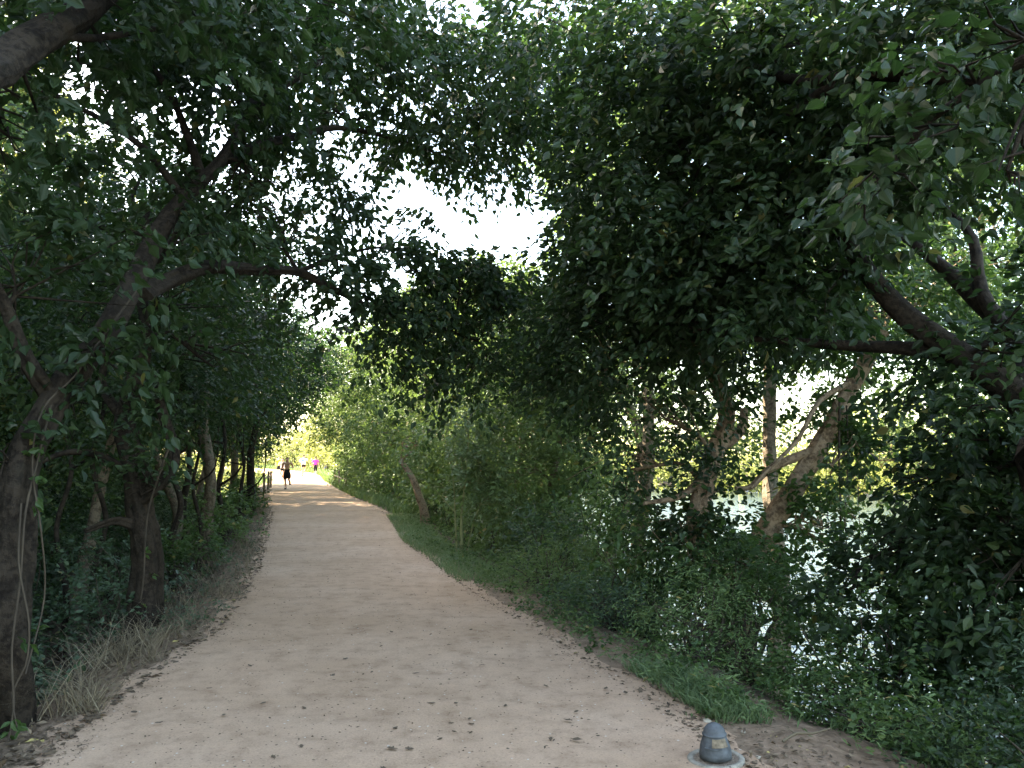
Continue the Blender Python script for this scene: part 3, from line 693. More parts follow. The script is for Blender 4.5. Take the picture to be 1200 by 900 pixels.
ordn = ['nearest', 'second', 'third', 'fourth', 'fifth', 'sixth', 'seventh', 'eighth', 'ninth', 'tenth', 'eleventh', 'twelfth', 'thirteenth', 'fourteenth', 'fifteenth', 'sixteenth', 'seventeenth', 'eighteenth', 'nineteenth', 'twentieth']
for i, (y, off, h, cr, lf) in enumerate([(15, 3.4, 8.5, 2.4, 'leaf_dark'), (19.5, 2.6, 8.8, 2.4, 'leaf_dark'), (24, 3.6, 9.5, 2.8, 'leaf_dark'), (31, 2.6, 9, 2.9, 'leaf_dark'), (36, 3.2, 8.6, 3.0, 'leaf_dark'), (42, 2.4, 8.2, 3.2, 'leaf_mid'), (48, 3.4, 8.0, 3.4, 'leaf_mid'), (54, 3.6, 7.6, 3.4, 'leaf_mid')]):
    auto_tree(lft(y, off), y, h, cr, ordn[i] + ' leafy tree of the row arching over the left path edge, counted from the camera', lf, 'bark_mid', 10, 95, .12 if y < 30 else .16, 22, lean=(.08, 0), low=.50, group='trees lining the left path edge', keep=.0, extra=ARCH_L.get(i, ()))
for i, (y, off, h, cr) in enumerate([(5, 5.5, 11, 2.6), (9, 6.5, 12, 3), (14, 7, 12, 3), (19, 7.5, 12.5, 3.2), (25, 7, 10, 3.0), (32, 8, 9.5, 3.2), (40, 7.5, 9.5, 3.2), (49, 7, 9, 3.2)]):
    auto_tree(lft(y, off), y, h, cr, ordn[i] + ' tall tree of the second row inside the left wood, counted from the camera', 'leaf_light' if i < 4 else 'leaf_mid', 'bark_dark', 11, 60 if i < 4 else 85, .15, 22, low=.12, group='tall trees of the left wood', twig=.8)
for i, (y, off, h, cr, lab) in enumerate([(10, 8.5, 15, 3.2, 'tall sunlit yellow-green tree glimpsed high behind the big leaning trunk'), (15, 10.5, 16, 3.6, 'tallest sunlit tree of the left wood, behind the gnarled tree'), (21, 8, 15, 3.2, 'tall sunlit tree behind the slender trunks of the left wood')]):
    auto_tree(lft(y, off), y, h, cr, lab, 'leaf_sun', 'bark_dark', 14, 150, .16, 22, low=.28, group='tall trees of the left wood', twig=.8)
# right wall of trees
for i, (y, off, h, cr, lf, lab) in enumerate([
        (14.5, 2.4, 5.6, 1.6, 'leaf_light', 'bushy green tree behind the pale sapling on the right'),
        (19.0, 2.8, 7.6, 2.1, 'leaf_light', 'pale green leafy tree just beyond the sapling on the right'),
        (23.5, 3.0, 9.0, 2.4, 'leaf_wall', 'mid green tree above the tan leaning stump on the right side'),
        (28.0, 2.6, 9.2, 2.5, 'leaf_light', 'pale leafy tree overhanging the right path edge before the rail fence'),
        (33.5, 2.8, 9.8, 2.8, 'leaf_wall', 'rounded green tree over the near end of the rail fence'),
        (39.0, 2.6, 9.8, 3.0, 'leaf_light', 'light green tree behind the middle of the rail fence'),
        (45.0, 2.4, 9.6, 3.2, 'leaf_wall', 'tree behind the far end of the rail fence, arching over the path'),
        (52.0, 2.6, 8.0, 3.6, 'leaf_light', 'last light green tree on the right closing the leafy tunnel'),
        (58.0, 3.6, 6.4, 3.0, 'leaf_light', 'bright green low tree at the right mouth of the tunnel')]):
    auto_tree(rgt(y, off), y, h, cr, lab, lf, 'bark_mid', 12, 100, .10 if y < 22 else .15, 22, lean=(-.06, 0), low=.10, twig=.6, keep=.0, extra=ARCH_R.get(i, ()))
# trees on the slope towards the river, behind the right wall
for i, (y, off, h, cr) in enumerate([(18, 5.6, 15, 3.2), (24, 6.5, 16, 3.4), (31, 7.5, 11, 3.2), (38, 8, 11, 3.2), (47, 8, 10.5, 3.4)]):
    auto_tree(rgt(y, off), y, h, cr, ordn[i] + ' tree standing by the water behind the right wall of leaves, counted from the camera', 'leaf_wall', 'bark_mid', 11, 80, .14, 22, low=.40 if i < 2 else .2, group='waterside trees behind the right wall')
auto_tree(7.6, 14, 13, 2.8, 'leafy tree at the waterline behind the limbs of the large right-edge tree', 'leaf_wall', 'bark_dark', 12, 80, .12, 22, low=.46, group='waterside trees behind the right wall')
auto_tree(4.2, 14.5, 13.5, 2.8, 'tall tree by the water rising behind the dark crown left of the right-edge limbs', 'leaf_wall', 'bark_mid', 12, 90, .12, 22, low=.52, group='waterside trees behind the right wall')
auto_tree(11.5, 19, 15, 3.4, 'tall tree further along the waterline, mostly hidden by the right-edge limbs', 'leaf_wall', 'bark_mid', 12, 80, .14, 22, low=.42, group='waterside trees behind the right wall')
# sunlit trees where the wood opens
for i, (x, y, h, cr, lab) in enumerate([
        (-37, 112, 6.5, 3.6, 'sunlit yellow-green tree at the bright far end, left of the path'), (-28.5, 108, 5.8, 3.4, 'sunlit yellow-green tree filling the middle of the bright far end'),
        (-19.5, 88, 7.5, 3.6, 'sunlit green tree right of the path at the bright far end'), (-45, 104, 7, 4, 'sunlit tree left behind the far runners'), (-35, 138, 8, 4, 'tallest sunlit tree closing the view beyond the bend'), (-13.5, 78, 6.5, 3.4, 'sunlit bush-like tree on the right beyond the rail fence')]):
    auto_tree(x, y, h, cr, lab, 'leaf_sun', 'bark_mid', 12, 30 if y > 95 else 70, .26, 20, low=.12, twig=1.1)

# ================================================================== sapling, stump, shrubs
g = ground(541, 652)
d0 = g[1]
tree('sapling', 'slender pale green sapling with thin light stems on the right verge', g - [0, 0, .05], [
    (grown(541, 652, [(541, 600, d0), (546, 560, d0), (549, 510, d0), (552, 465, d0 + .2)]), .028, .008),
    ([g + [-.08, .05, 0]] + P((533, 600, d0), (531, 560, d0 + .1), (520, 510, d0 + .2)), .020, .006),
    ([g + [.06, .1, 0]] + P((556, 610, d0 + .2), (572, 565, d0 + .2), (585, 520, d0 + .2)), .018, .006),
], [B(545, 490, d0, .6, .5, .4, 70), B(520, 530, d0, .5, .5, .4, 60), B(575, 535, d0 + .1, .5, .5, .4, 60), B(555, 455, d0 + .2, .4, .4, .3, 34), B(548, 570, d0, .5, .5, .35, 50), B(505, 570, d0, .35, .4, .3, 26), B(580, 590, d0, .4, .4, .3, 30)],
    'leaf_sapling', 'stem_green', .085, 16, .32, 'far', .35, cat='sapling', ntwig=6, jit=.03)
g = ground(499, 618)
d0 = g[1]
tree('tree', 'short tan leaning trunk under low pale leaves on the right side of the path', g - [0, 0, .1], [
    (grown(499, 618, [(497, 600, d0), (491, 582, d0), (484, 562, d0), (470, 540, d0 + .3)]), .12, .06)],
    [B(470, 520, d0 + .4, .9, .9, .5, 70), B(500, 510, d0 + .8, .9, .8, .5, 70), B(445, 535, d0 + 1, .7, .8, .4, 40)], 'leaf_light', 'bark_tan', .11, 20, .45, 'far', .4, jit=.08)

R_SH = [  # Y, off, h, r, leaf, L, clusters, label
    (4.3, 1.35, .55, .45, 'leaf_dark', 0.047, 162, 'low dark shrub at the edge of the bare soil behind the black bollard'),
    (4.2, 2.3, 1.0, .65, 'leaf_mid', 0.055, 270, 'leafy shrub at the bottom right corner of the bank'),
    (4.9, 1.9, .95, .6, 'leaf_dark', 0.051, 243, 'shrub tangled with dry twigs right of the bollard'),
    (5.6, 1.35, .75, .55, 'leaf_mid', 0.051, 216, 'knee-high shrub above the grass tuft nearest the bollard'),
    (5.6, 2.7, 1.7, .9, 'leaf_blue', 0.058, 351, 'tall bluish green shrub in front of the dark right-edge trunk'),
    (6.3, 1.8, 1.15, .7, 'leaf_mid', 0.055, 270, 'rounded shrub between the grass tuft and the leaning tan tree'),
    (6.9, 3.0, 1.35, .85, 'leaf_dark', 0.062, 310, 'dark shrub standing low before the gap of shining water'),
    (7.1, 1.0, .75, .55, 'leaf_wall', 0.051, 229, 'leafy clump spilling onto the path edge above the near grass'),
    (8.0, 1.9, 1.3, .75, 'leaf_mid', 0.055, 270, 'dark green shrub at the foot of the two-toned tree'),
    (8.6, .95, .75, .6, 'leaf_blue', 0.051, 243, 'bluish leafy clump along the path edge left of the two-toned tree'),
    (9.6, 1.7, 1.3, .75, 'leaf_wall', 0.055, 256, 'green shrub climbing the slope beside the two-toned tree'),
    (10.4, .95, .8, .6, 'leaf_wall', 0.055, 229, 'low leafy clump on the path edge below the sapling'),
    (11.4, 2.1, 1.8, .9, 'leaf_mid', 0.062, 270, 'shadowy tall shrub right of the pale sapling'),
    (12.4, 1.5, 1.2, .7, 'leaf_blue', 0.058, 216, 'bushy bluish shrub right behind the low leafy clump'),
    (16.0, 1.6, 1.5, .8, 'leaf_wall', 0.081, 156, 'shrub left of the sapling beside the grass verge'),
    (19.5, 1.5, 1.4, .8, 'leaf_mid', 0.090, 144, 'dark shrub behind the short tan trunk'),
    (24.5, 1.3, 1.2, .9, 'leaf_wall', 0.099, 132, 'low shrub between the tan trunk and the rail fence'),
    (29.0, 2.4, 1.3, .9, 'leaf_mid', 0.108, 132, 'shady shrub close before the nearest fence post'),
    (34.0, 2.8, 1.6, 1.1, 'leaf_mid', 0.126, 132, 'dark shrub behind the near span of the rail fence'),
    (41.0, 3.0, 1.8, 1.2, 'leaf_mid', 0.135, 132, 'dark shrub behind the far span of the rail fence'),
    (49.0, 2.6, 1.6, 1.2, 'leaf_wall', 0.144, 120, 'shrub past the end of the right rail fence'),
    (4.0, 3.6, 2.0, .9, 'leaf_dark', 0.058, 297, 'tall dark shrub filling the right frame edge near the bottom'),
    (5.0, 4.0, 2.4, .9, 'leaf_mid', 0.062, 283, 'high arching shrub at the right frame edge over the water'),
    (4.7, 2.9, 1.25, .75, 'leaf_mid', .060, 230, 'rounded shrub by the water, second in from the bottom right corner'),
    (5.2, 3.3, 1.9, .85, 'leaf_dark', .060, 210, 'dark shrub half hiding the foot of the right-edge trunk'),
    (6.2, 2.4, 1.1, .7, 'leaf_blue', .055, 200, 'bluish shrub on the slope just before the shining water'),
    (8.6, 3.6, .8, .7, 'leaf_wall', 0.062, 202, 'shrub at the waterline behind the slanting trunk'),
]
for y, off, h, r, lf, L, cl, lab in R_SH:
    shrub(rgt(y, off), y, h, r, lab, lf, cl, 15, L, ('near', 'far', 'lance')[int(y * 10) % 3] if y < 13 else 'far', 'shrubs on the right bank', tintbias=.12 * math.sin(y * 7), droop=.2 + .3 * abs(math.sin(y * 3)), upright=.1 + .5 * abs(math.sin(y * 5)), stems=9)
L_SH = [
    (5.4, 2.2, 1.6, .9, 'leaf_dark', .08, 120, 'dark shrub behind the foot of the big leaning tree'),
    (7.2, 1.9, 1.3, .8, 'leaf_blue', .075, 150, 'bluish shrub between the leaning tree and the gnarled tree'),
    (8.6, 3.0, 1.9, 1.0, 'leaf_dark', .09, 140, 'tall shadowy shrub behind the gnarled tree'),
    (9.4, 1.35, .9, .6, 'leaf_blue', .07, 120, 'small bluish shrub at the foot of the gnarled tree'),
    (11.6, 1.9, 1.5, .8, 'leaf_blue', .08, 140, 'bluish shrub behind the brown split-base tree'),
    (13.6, 1.0, .9, .6, 'leaf_mid', .08, 110, 'pale leafy shrub right of the brown split-base tree'),
    (16.5, 1.0, 1.2, .7, 'leaf_light', .09, 120, 'yellowish shrub before the grey-brown trunk'),
    (20.5, 1.0, 1.1, .7, 'leaf_mid', .10, 100, 'leafy shrub below the straight black trunk'),
    (26.0, 1.1, 1.3, .8, 'leaf_mid', .11, 100, 'shrub just behind the straight black trunk'),
    (33.0, 1.2, 1.5, .9, 'leaf_mid', .13, 100, 'shrub hanging over the left path edge before the fence posts'),
    (38.0, 1.5, 1.1, .7, 'leaf_mid', .14, 90, 'shrub growing up against the left fence'),
    (12.5, 3.8, 2.4, 1.2, 'leaf_dark', .10, 130, 'large dark shrub deep in the left wood behind the slender trunk'),
    (17.0, 3.2, 2.4, 1.2, 'leaf_dark', .11, 120, 'dark shrub in the hollow behind the grey-brown trunk'),
    (6.4, 4.4, 2.2, 1.1, 'leaf_dark', .09, 130, 'dark shrub deep in the hollow at the left frame edge'),
]
for y, off, h, r, lf, L, cl, lab in L_SH:
    shrub(lft(y, off), y, h, r, lab, lf, cl, 14, L, 'near' if y < 8 else 'far', 'shrubs on the left bank')

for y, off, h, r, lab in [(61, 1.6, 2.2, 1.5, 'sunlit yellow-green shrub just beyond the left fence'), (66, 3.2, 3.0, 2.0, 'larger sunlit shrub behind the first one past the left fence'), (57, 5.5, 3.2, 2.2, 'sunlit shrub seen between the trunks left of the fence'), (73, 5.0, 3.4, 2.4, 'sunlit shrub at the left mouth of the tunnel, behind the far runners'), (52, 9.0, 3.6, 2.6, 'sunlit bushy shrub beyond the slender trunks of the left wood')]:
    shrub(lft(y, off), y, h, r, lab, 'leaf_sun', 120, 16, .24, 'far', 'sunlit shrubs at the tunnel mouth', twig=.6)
# ------------------------------------------------------------------ ground cover, grass, litter (uncountable)
def scatter(n, y0, y1, o0, o1, side, pw=1.0, ybias=1.7):
    y = y0 + (y1 - y0) * rng.random(n) ** ybias
    o = o0 + (o1 - o0) * rng.random(n) ** pw
    x = (xl(y) - o) if side < 0 else (xr(y) + o)
    return np.stack([x, y, terrain(x, y)], -1)

mb = MB()
p = np.concatenate([scatter(2600, 4.6, 30, .25, 3.6, 1, 1.2), scatter(500, 5, 18, .12, .5, 1)])
p = p[(wob(p[:, 0] * 2, p[:, 1] * 2) > -.55)]
p = p[~((p[:, 1] < 5.2) & (p[:, 0] < xr(p[:, 1]) + .75))]
h = rng.uniform(0, .30, len(p)) * sstep(0.1, .9, p[:, 0] - xr(p[:, 1])) + .03
p[:, 2] += h
q = rng.random(len(p)) < .4
sprays(mb, p[q], norm(rng.normal(0, 1, (q.sum(), 3)) * [1, 1, .3]), 15, .05, .22, 'far', .25, 0.0, .35)
sprays(mb, p[~q], norm(rng.normal(0, 1, ((~q).sum(), 3)) * [1, 1, .3]), 15, .055, .25, 'lance', .25, 0.0, .6, mat=1)
tag(mb.build('ground_cover', [M['leaf_mid'], M['leaf_wall']]), 'low leafy creepers covering the right bank', 'ground cover', kind='stuff')
mb = MB()
p = scatter(1500, 5, 32, .5, 6.0, -1, 1.0)
p = p[wob(p[:, 0] * 1.4, p[:, 1] * 1.4) > .0]
p[:, 2] += rng.uniform(.02, .25, len(p))
sprays(mb, p, norm(rng.normal(0, 1, (len(p), 3)) * [1, 1, .3]), 12, .065, .25, 'far', .25, 0.0, .35)
p = scatter(240, 8, 24, .1, .7, -1)
p[:, 2] += .03
sprays(mb, p, norm(rng.normal(0, 1, (len(p), 3)) * [1, 1, .3]), 9, .04, .15, 'far', .1, .1, .2)
n = 5000
y = 9 + 52 * rng.random(n); o = 3.6 + 6 * rng.random(n)
x = xl(y) - o
p = np.stack([x, y, terrain(x, y) + 2.6 * rng.random(n) ** 1.3 * sstep(3.2, 6, o)], -1)
sprays(mb, p, norm(rng.normal(0, 1, (len(p), 3))), 12, .15, .5, 'far', .35)
tag(mb.build('undergrowth', M['leaf_blue']), 'sparse leafy undergrowth on the shaded left bank', 'undergrowth', kind='stuff')

def blades(mb, p, h, w, lean, tint):
    n = len(p)
    a = rng.uniform(0, 6.28, n); la = rng.uniform(0, 6.28, n)
    s = np.stack([np.cos(a), np.sin(a), 0 * a], -1) * (w * rng.uniform(.6, 1.3, n))[:, None]
    H = h * rng.uniform(.5, 1.25, n)
    ln = np.stack([np.cos(la), np.sin(la), 0 * la], -1) * (lean * H * rng.uniform(.3, 1.4, n))[:, None]
    m = p + ln * .35 + np.array([0, 0, 1.0]) * (H * .62)[:, None]
    t = p + ln * 1.1 + np.array([0, 0, 1.0]) * (H * .92)[:, None]
    V = np.stack([p - s, p + s, m + s * .7, m - s * .7, t], 1)
    F4 = np.arange(n)[:, None] * 5 + np.array([[0, 1, 2, 3]])
    F3 = np.arange(n)[:, None] * 5 + np.array([[3, 2, 4]])
    mb.add(V.reshape(-1, 3), F4, tint)
    # tips as triangles on the same vertices
    mb.v.append(np.zeros((0, 3), np.float32)); mb.f.append(F3 + mb.n - len(V) * 5); mb.m.append(np.zeros(n, np.int32)); mb.t.append(np.asarray(tint, np.float32))

mb = MB()
p = np.concatenate([scatter(9000, 11.0, 24, -.12, .75, 1, 1.0, 1.0), scatter(1700, 5.15, 6.5, .10, .44, 1, 1.0, 1.0)])
p = p[wob(p[:, 0] * 3, p[:, 1] * 3) > -.5 + rng.normal(0, .2, len(p))]
blades(mb, p, .14, .004, 1.2, np.clip(rng.normal(.4, .2, len(p)), 0, 1))
p = np.concatenate([scatter(7000, 24, 60, .1, 2.0, 1, 1.0, 1.0)])
blades(mb, p, .35, .014, .6, np.clip(rng.normal(.3, .2, len(p)), 0, 1))
p = np.concatenate([scatter(12000, 58, 110, .0, 5, 1, 1.0, 1.0), scatter(9000, 56, 110, 0, 4, -1, 1.0, 1.0)])
blades(mb, p, .45, .035, .5, np.clip(rng.normal(.4, .2, len(p)), 0, 1))
tag(mb.build('grass', M['grass']), 'green grass along the right path edge and the far verges', 'grass', kind='stuff')
mb = MB()
c = np.concatenate([scatter(60, 7.0, 15, .12, 1.0, -1, 1, 1.0), scatter(9, 5.0, 7, .22, .6, -1, 1, 1.0), scatter(26, 15, 30, .2, .8, -1)])
for q in c:
    n = int(rng.integers(8, 42))
    pp = q + np.c_[rng.normal(0, .11, n), rng.normal(0, .09, n), np.zeros(n)]
    blades(mb, pp, rng.uniform(.14, .40), .003, rng.uniform(.7, 2.2), np.clip(rng.normal(.5, .25, n), 0, 1))
c = np.array([ground(92, 838), ground(100, 828), ground(180, 760), ground(110, 836), ground(178, 775)])
for q in c:
    n = 45
    pp = q + np.c_[rng.normal(0, .05, n), rng.normal(0, .05, n), np.zeros(n)]
    blades(mb, pp, .26, .003, 1.3, np.clip(rng.normal(.5, .25, n), 0, 1))
tag(mb.build('dry_grass', M['dry']), 'pale dry grass on the left bank beside the path', 'dry grass', kind='stuff')
mb = MB()
def litter(p, L, shape='far'):
    ax = rng.normal(0, 1, (len(p), 3)) * [1, 1, .15]
    nr = np.array([0, 0, 1.0]) + rng.normal(0, .35, (len(p), 3))
    put_leaves(mb, p + [0, 0, .012], ax, nr, L * rng.uniform(.5, 1.4, len(p)), shape, np.clip(rng.normal(.42, .22, len(p)), 0, 1))
litter(scatter(9000, 4.3, 26, -.05, 5, -1, 1.6), .055)
litter(scatter(4500, 3.6, 26, -.12, 2.2, 1, 1.8), .038)
litter(scatter(4500, 3.6, 30, -.22, .35, 1, 1.0), .017)
mb.t[-1] = np.clip(mb.t[-1] + .15, 0, 1)
litter(scatter(4000, 4.2, 30, -.22, .3, -1, 1.0), .017)
mb.t[-1] = np.clip(mb.t[-1] + .1, 0, 1)
y = 3.6 + 30 * rng.random(4200) ** 1.8
x = xl(y) + (xr(y) - xl(y)) * rng.random(4200)
litter(np.stack([x, y, rise(y) + .024 + 0 * y], -1), .016)
tag(mb.build('leaf_litter', M['litter']), 'dead leaves and crumbs littering the soil along both path edges', 'leaf litter', kind='stuff')

# wood deep on the left and far wood across the river: each reads as one mass
mb = MB()
n = 58000
y = -12 + 70 * rng.random(n); o = 8.5 + 14 * rng.random(n)
y[:22000] = -4 + 36 * rng.random(22000); o[:22000] = 8 + 9 * rng.random(22000)
x = xl(y) - o
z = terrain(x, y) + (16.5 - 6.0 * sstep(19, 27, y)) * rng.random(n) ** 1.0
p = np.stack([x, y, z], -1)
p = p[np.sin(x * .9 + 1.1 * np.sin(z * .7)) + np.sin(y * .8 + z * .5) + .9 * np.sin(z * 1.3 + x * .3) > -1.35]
hi = (p[:, 2] > 4.5) & (rng.random(len(p)) < .5)  # half the upper sprays take the lighter colour, painting the treetops as sunlit
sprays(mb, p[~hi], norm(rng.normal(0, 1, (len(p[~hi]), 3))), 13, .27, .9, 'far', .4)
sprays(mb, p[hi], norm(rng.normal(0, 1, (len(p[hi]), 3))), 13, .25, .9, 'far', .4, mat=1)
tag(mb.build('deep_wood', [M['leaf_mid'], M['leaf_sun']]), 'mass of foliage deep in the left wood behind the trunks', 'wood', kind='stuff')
mb = MB()
n = 15000
y = -40 + 330 * rng.random(n); o = 78 + 20 * rng.random(n) ** 1.5
x = xr(y) + o - 9
top = 7.5 + 2.5 * np.sin(y * .21) + 2.0 * np.sin(y * .083 + 1) + 1.2 * np.sin(y * .57 + o * .2)
z = np.maximum(terrain(x, y), -2.7) + top * rng.random(n) ** .9
p = np.stack([x, y, z], -1)
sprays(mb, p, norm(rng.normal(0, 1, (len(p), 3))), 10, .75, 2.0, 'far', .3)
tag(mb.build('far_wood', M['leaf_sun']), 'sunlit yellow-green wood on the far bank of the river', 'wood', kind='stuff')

# ------------------------------------------------------------------ fallen leaves, stones, stick
def leaf_mesh(seed):
    r = np.random.default_rng(seed); m = MB()
    P_, F_ = LEAF['lobed' if seed % 2 else 'near']
    V = P_.copy() * [1, .9, 1]
    V[:, 2] = .25 * np.abs(V[:, 1]) ** 1.2 + .18 * (V[:, 0] - .5) ** 2 + r.uniform(0, .05, len(V))
    V -= [.5, 0, 0]
    m.add(V, F_, np.full(len(F_), .22 + .1 * (seed % 3)))
    me = m.build('fallen_leaf', M['litter']); return me
protos = [leaf_mesh(i) for i in range(4)]
spots = [(157, 843, .075), (405, 777, .05), (565, 786, .06), (677, 875, .07), (463, 860, .06), (505, 832, .07), (487, 795, .06), (527, 760, .05), (460, 888, .07), (327, 767, .06), (710, 813, .05), (640, 810, .05), (733, 818, .05), (480, 888, .05), (534, 830, .05), (245, 812, .05), (262, 845, .05), (390, 798, .05), (308, 830, .05), (356, 838, .05), (186, 856, .06), (96, 884, .06), (665, 852, .06)]
for _ in range(135):
    d = 4.3 + 18 * random.random() ** 1.6
    f = random.random()
    x = float(xl(d) + (xr(d) - xl(d)) * (.06 + .9 * f))
    spots.append((x, d, random.uniform(.02, .048)))
used = set()
for i, (a, b, L) in enumerate(spots):
    q = ground(a, b) if b > 100 else np.array([a, b, 0])
    k = random.randrange(4)
    o = protos[k] if k not in used else protos[k].copy()
    if k in used: COL.objects.link(o)
    used.add(k)
    o.location = (q[0], q[1], float(rise(q[1])) + .030)
    o.scale = (L, L, L); o.rotation_euler = (random.uniform(-.2, .2), random.uniform(-.2, .2), random.uniform(0, 6.28))
    tag(o, 'dark curled dead leaf lying on the tan path', 'fallen leaf', 'dead leaves scattered on the path')

def stone(px, py, size, label, m='stone'):
    import bmesh
    bm = bmesh.new(); bmesh.ops.create_icosphere(bm, subdivisions=3, radius=1)
    ph = [random.uniform(0, 6) for _ in range(3)]
    for v in bm.verts:
        c = v.co; f = 1 + .16 * math.sin(2.3 * c.x + ph[0]) + .12 * math.sin(3.1 * c.y + ph[1] + c.z) + .1 * math.sin(4 * c.z + ph[2] + 2 * c.x)
        v.co = Vector((c.x * f, c.y * f * .75, c.z * f * .55))
    me = bpy.data.meshes.new('stone'); bm.to_mesh(me); bm.free(); me.materials.append(M[m])
    for pl in me.polygons: pl.use_smooth = True
    o = bpy.data.objects.new('stone', me); COL.objects.link(o)
    q = ground(px, py); o.location = (q[0], q[1], q[2] + size * .3); o.scale = (size,) * 3; o.rotation_euler = (0, 0, random.uniform(0, 6))
    tag(o, label, 'stone', 'stones on the bare soil by the bollard')
stone(849, 837, .024, 'pale rounded stone on the soil above the bollard')
stone(829, 848, .026, 'flat tan stone close behind the bollard cap')
stone(858, 881, .014, 'small pale stone touching the right side of the bollard base')
stone(797, 857, .011, 'tiny white stone on the path edge left of the bollard')
stone(871, 860, .017, 'whitish flat stone in the litter right of the bollard')
stone(889, 891, .016, 'small brown stone lowest at the right of the bollard')

g = ground(920, 872)
mb = MB(); mb.tube([g + [-.02, -.02, .02], g + [.08, .03, .05], g + [.16, .02, .05], g + [.28, .05, .07]], [.008, .009, .007, .004], 6, .1, step=.03)
mb.tube([g + [.07, .03, .045], g + [.03, .08, .07]], [.005, .002], 5)
tag(mb.build('stick', M['dry'], base=g, smooth=True), 'pale broken stick lying on the soil right of the bollard', 'stick')

# ------------------------------------------------------------------ bollard
def lathe(mb, prof, n=40, a0=0, a1=2 * math.pi, tint=.5):
    full = abs(a1 - a0) > 6.28
    a = np.linspace(a0, a1, n, endpoint=not full)
    pr = np.array(prof)
    V = np.stack([pr[:, None, 0] * np.cos(a), pr[:, None, 0] * np.sin(a), pr[:, None, 1] + 0 * a], -1).reshape(-1, 3)
    m = len(pr); F = []
    for i in range(m - 1):
        for j in range(n if full else n - 1):
            k = (j + 1) % n
            F.append([i * n + j, i * n + k, (i + 1) * n + k, (i + 1) * n + j])
    mb.add(V, F, np.full(len(F), tint))
M['iron'] = plain('blue_grey_iron', (0.062, 0.070, 0.077), 0.7, 0.45, 22, 0.15, 60, spec=.5)
M['concrete'] = plain('worn_concrete', (0.26, 0.235, 0.19), 0.95, 0.3, 25, 0.4, 80)
M['amber'] = plain('dusty_tan_panel', (0.17, 0.135, 0.095), 0.9, 0.45, 40)
g = ground(839, 893)
g[2] = max(g[2], 0.0) + .006
root = empty('bollard', g, 'short blue-black domed bollard on a round concrete footing at the right path edge', 'bollard')
root.rotation_euler = (0, R(-2.5), R(20)); root.scale = (1, 1, .88)
mb = MB(); lathe(mb, [(.001, 0.02), (.085, .02), (.0845, .05), (.079, .09), (.062, .145), (.061, .15), (.058, .152)])
mb.build('body', M['iron'], root, smooth=True)
mb = MB(); lathe(mb, [(.060, .150), (.0755, .151), (.0775, .155), (.0765, .160), (.071, .163), (.067, .178), (.058, .195), (.044, .209), (.026, .218), (.010, .2215), (.0005, .222)])
mb.v[0][:, :2] *= .84
mb.build('cap', M['iron'], root, smooth=True)
a = R(-112)
mb = MB(); lathe(mb, [(.070, .100), (.0812, .101), (.0790, .105), (.0655, .142), (.064, .145), (.06, .146)], 16, a - .40, a + .78)
pn = mb.build('light_window', M['amber'], root, smooth=False)
mb = MB(); lathe(mb, [(.078, .090), (.0860, .0905), (.0855, .0965), (.078, .098)], 16, a - .9, a + .25)
mb.build('window_ledge', M['iron'], root)
mb = MB(); lathe(mb, [(.118, -.05), (.118, .012), (.124, .019), (.142, .020), (.150, .014), (.153, -.05)], 48)
mb.build('footing', M['concrete'], root, smooth=True)
M['grit'] = plain('brown_grit', (0.25, 0.19, 0.14), 0.95, 0.45, 70, 0.8, 150)
mb = MB(); lathe(mb, [(.0005, .008), (.06, .009), (.121, .010)], 40)
for _ in range(70):
    aa, rr = random.uniform(0, 6.28), random.uniform(.09, .115); s_ = random.uniform(.002, .0065)
    c = np.array([rr * math.cos(aa), rr * math.sin(aa), .010])
    V = c + np.array([[1, 0, 0], [0, 1, 0], [-1, 0, 0], [0, -1, 0], [0, 0, 1]]) * s_
    mb.add(V, [[0, 1, 4], [1, 2, 4], [2, 3, 4], [3, 0, 4]])
mb.build('gravel_fill', M['grit'], root)

# ------------------------------------------------------------------ fences
def fence(posts, label, rails, group, pr=.055):
    root = empty('rail_fence', posts[0][0], label, 'fence', group)
    b = posts[0][0]
    for q, h in posts:
        m = MB(); m.tube([q + [0, 0, -.3], q + [.01, 0, h * .5], q + [0, .01, h - .015], q + [0, .01, h]], [pr, pr * .97, pr * .95, pr * .75], 10, .04)
        m.build('post', M['fence'], root, b, smooth=True)
    for hh in rails:
        for (q1, h1), (q2, h2) in zip(posts[:-1], posts[1:]):
            a_, c_ = q1 + [0, 0, h1 * hh], q2 + [0, 0, h2 * hh]
            m = MB(); m.tube([a_, (a_ + c_) / 2 + [0, 0, -.02], c_], [.042, .045, .042], 8, .06, step=.4)
            m.build('rail', M['fence'], root, b, smooth=True)
fence([(ground(432, 581), 1.1), (ground(405.5, 575.5), 1.0), (ground(397, 571.5), 1.0), (ground(392, 568.5), 1.0)], 'low wooden rail fence on the right edge under the overhanging trees', [.62], 'rail fences at the tunnel mouth')
fence([(ground(309, 577), 1.0), (ground(314, 574), 1.0), (ground(317, 571.5), .95)], 'short pale wooden fence at the left path edge beside the shirtless runner', [.72], 'rail fences at the tunnel mouth', .065)

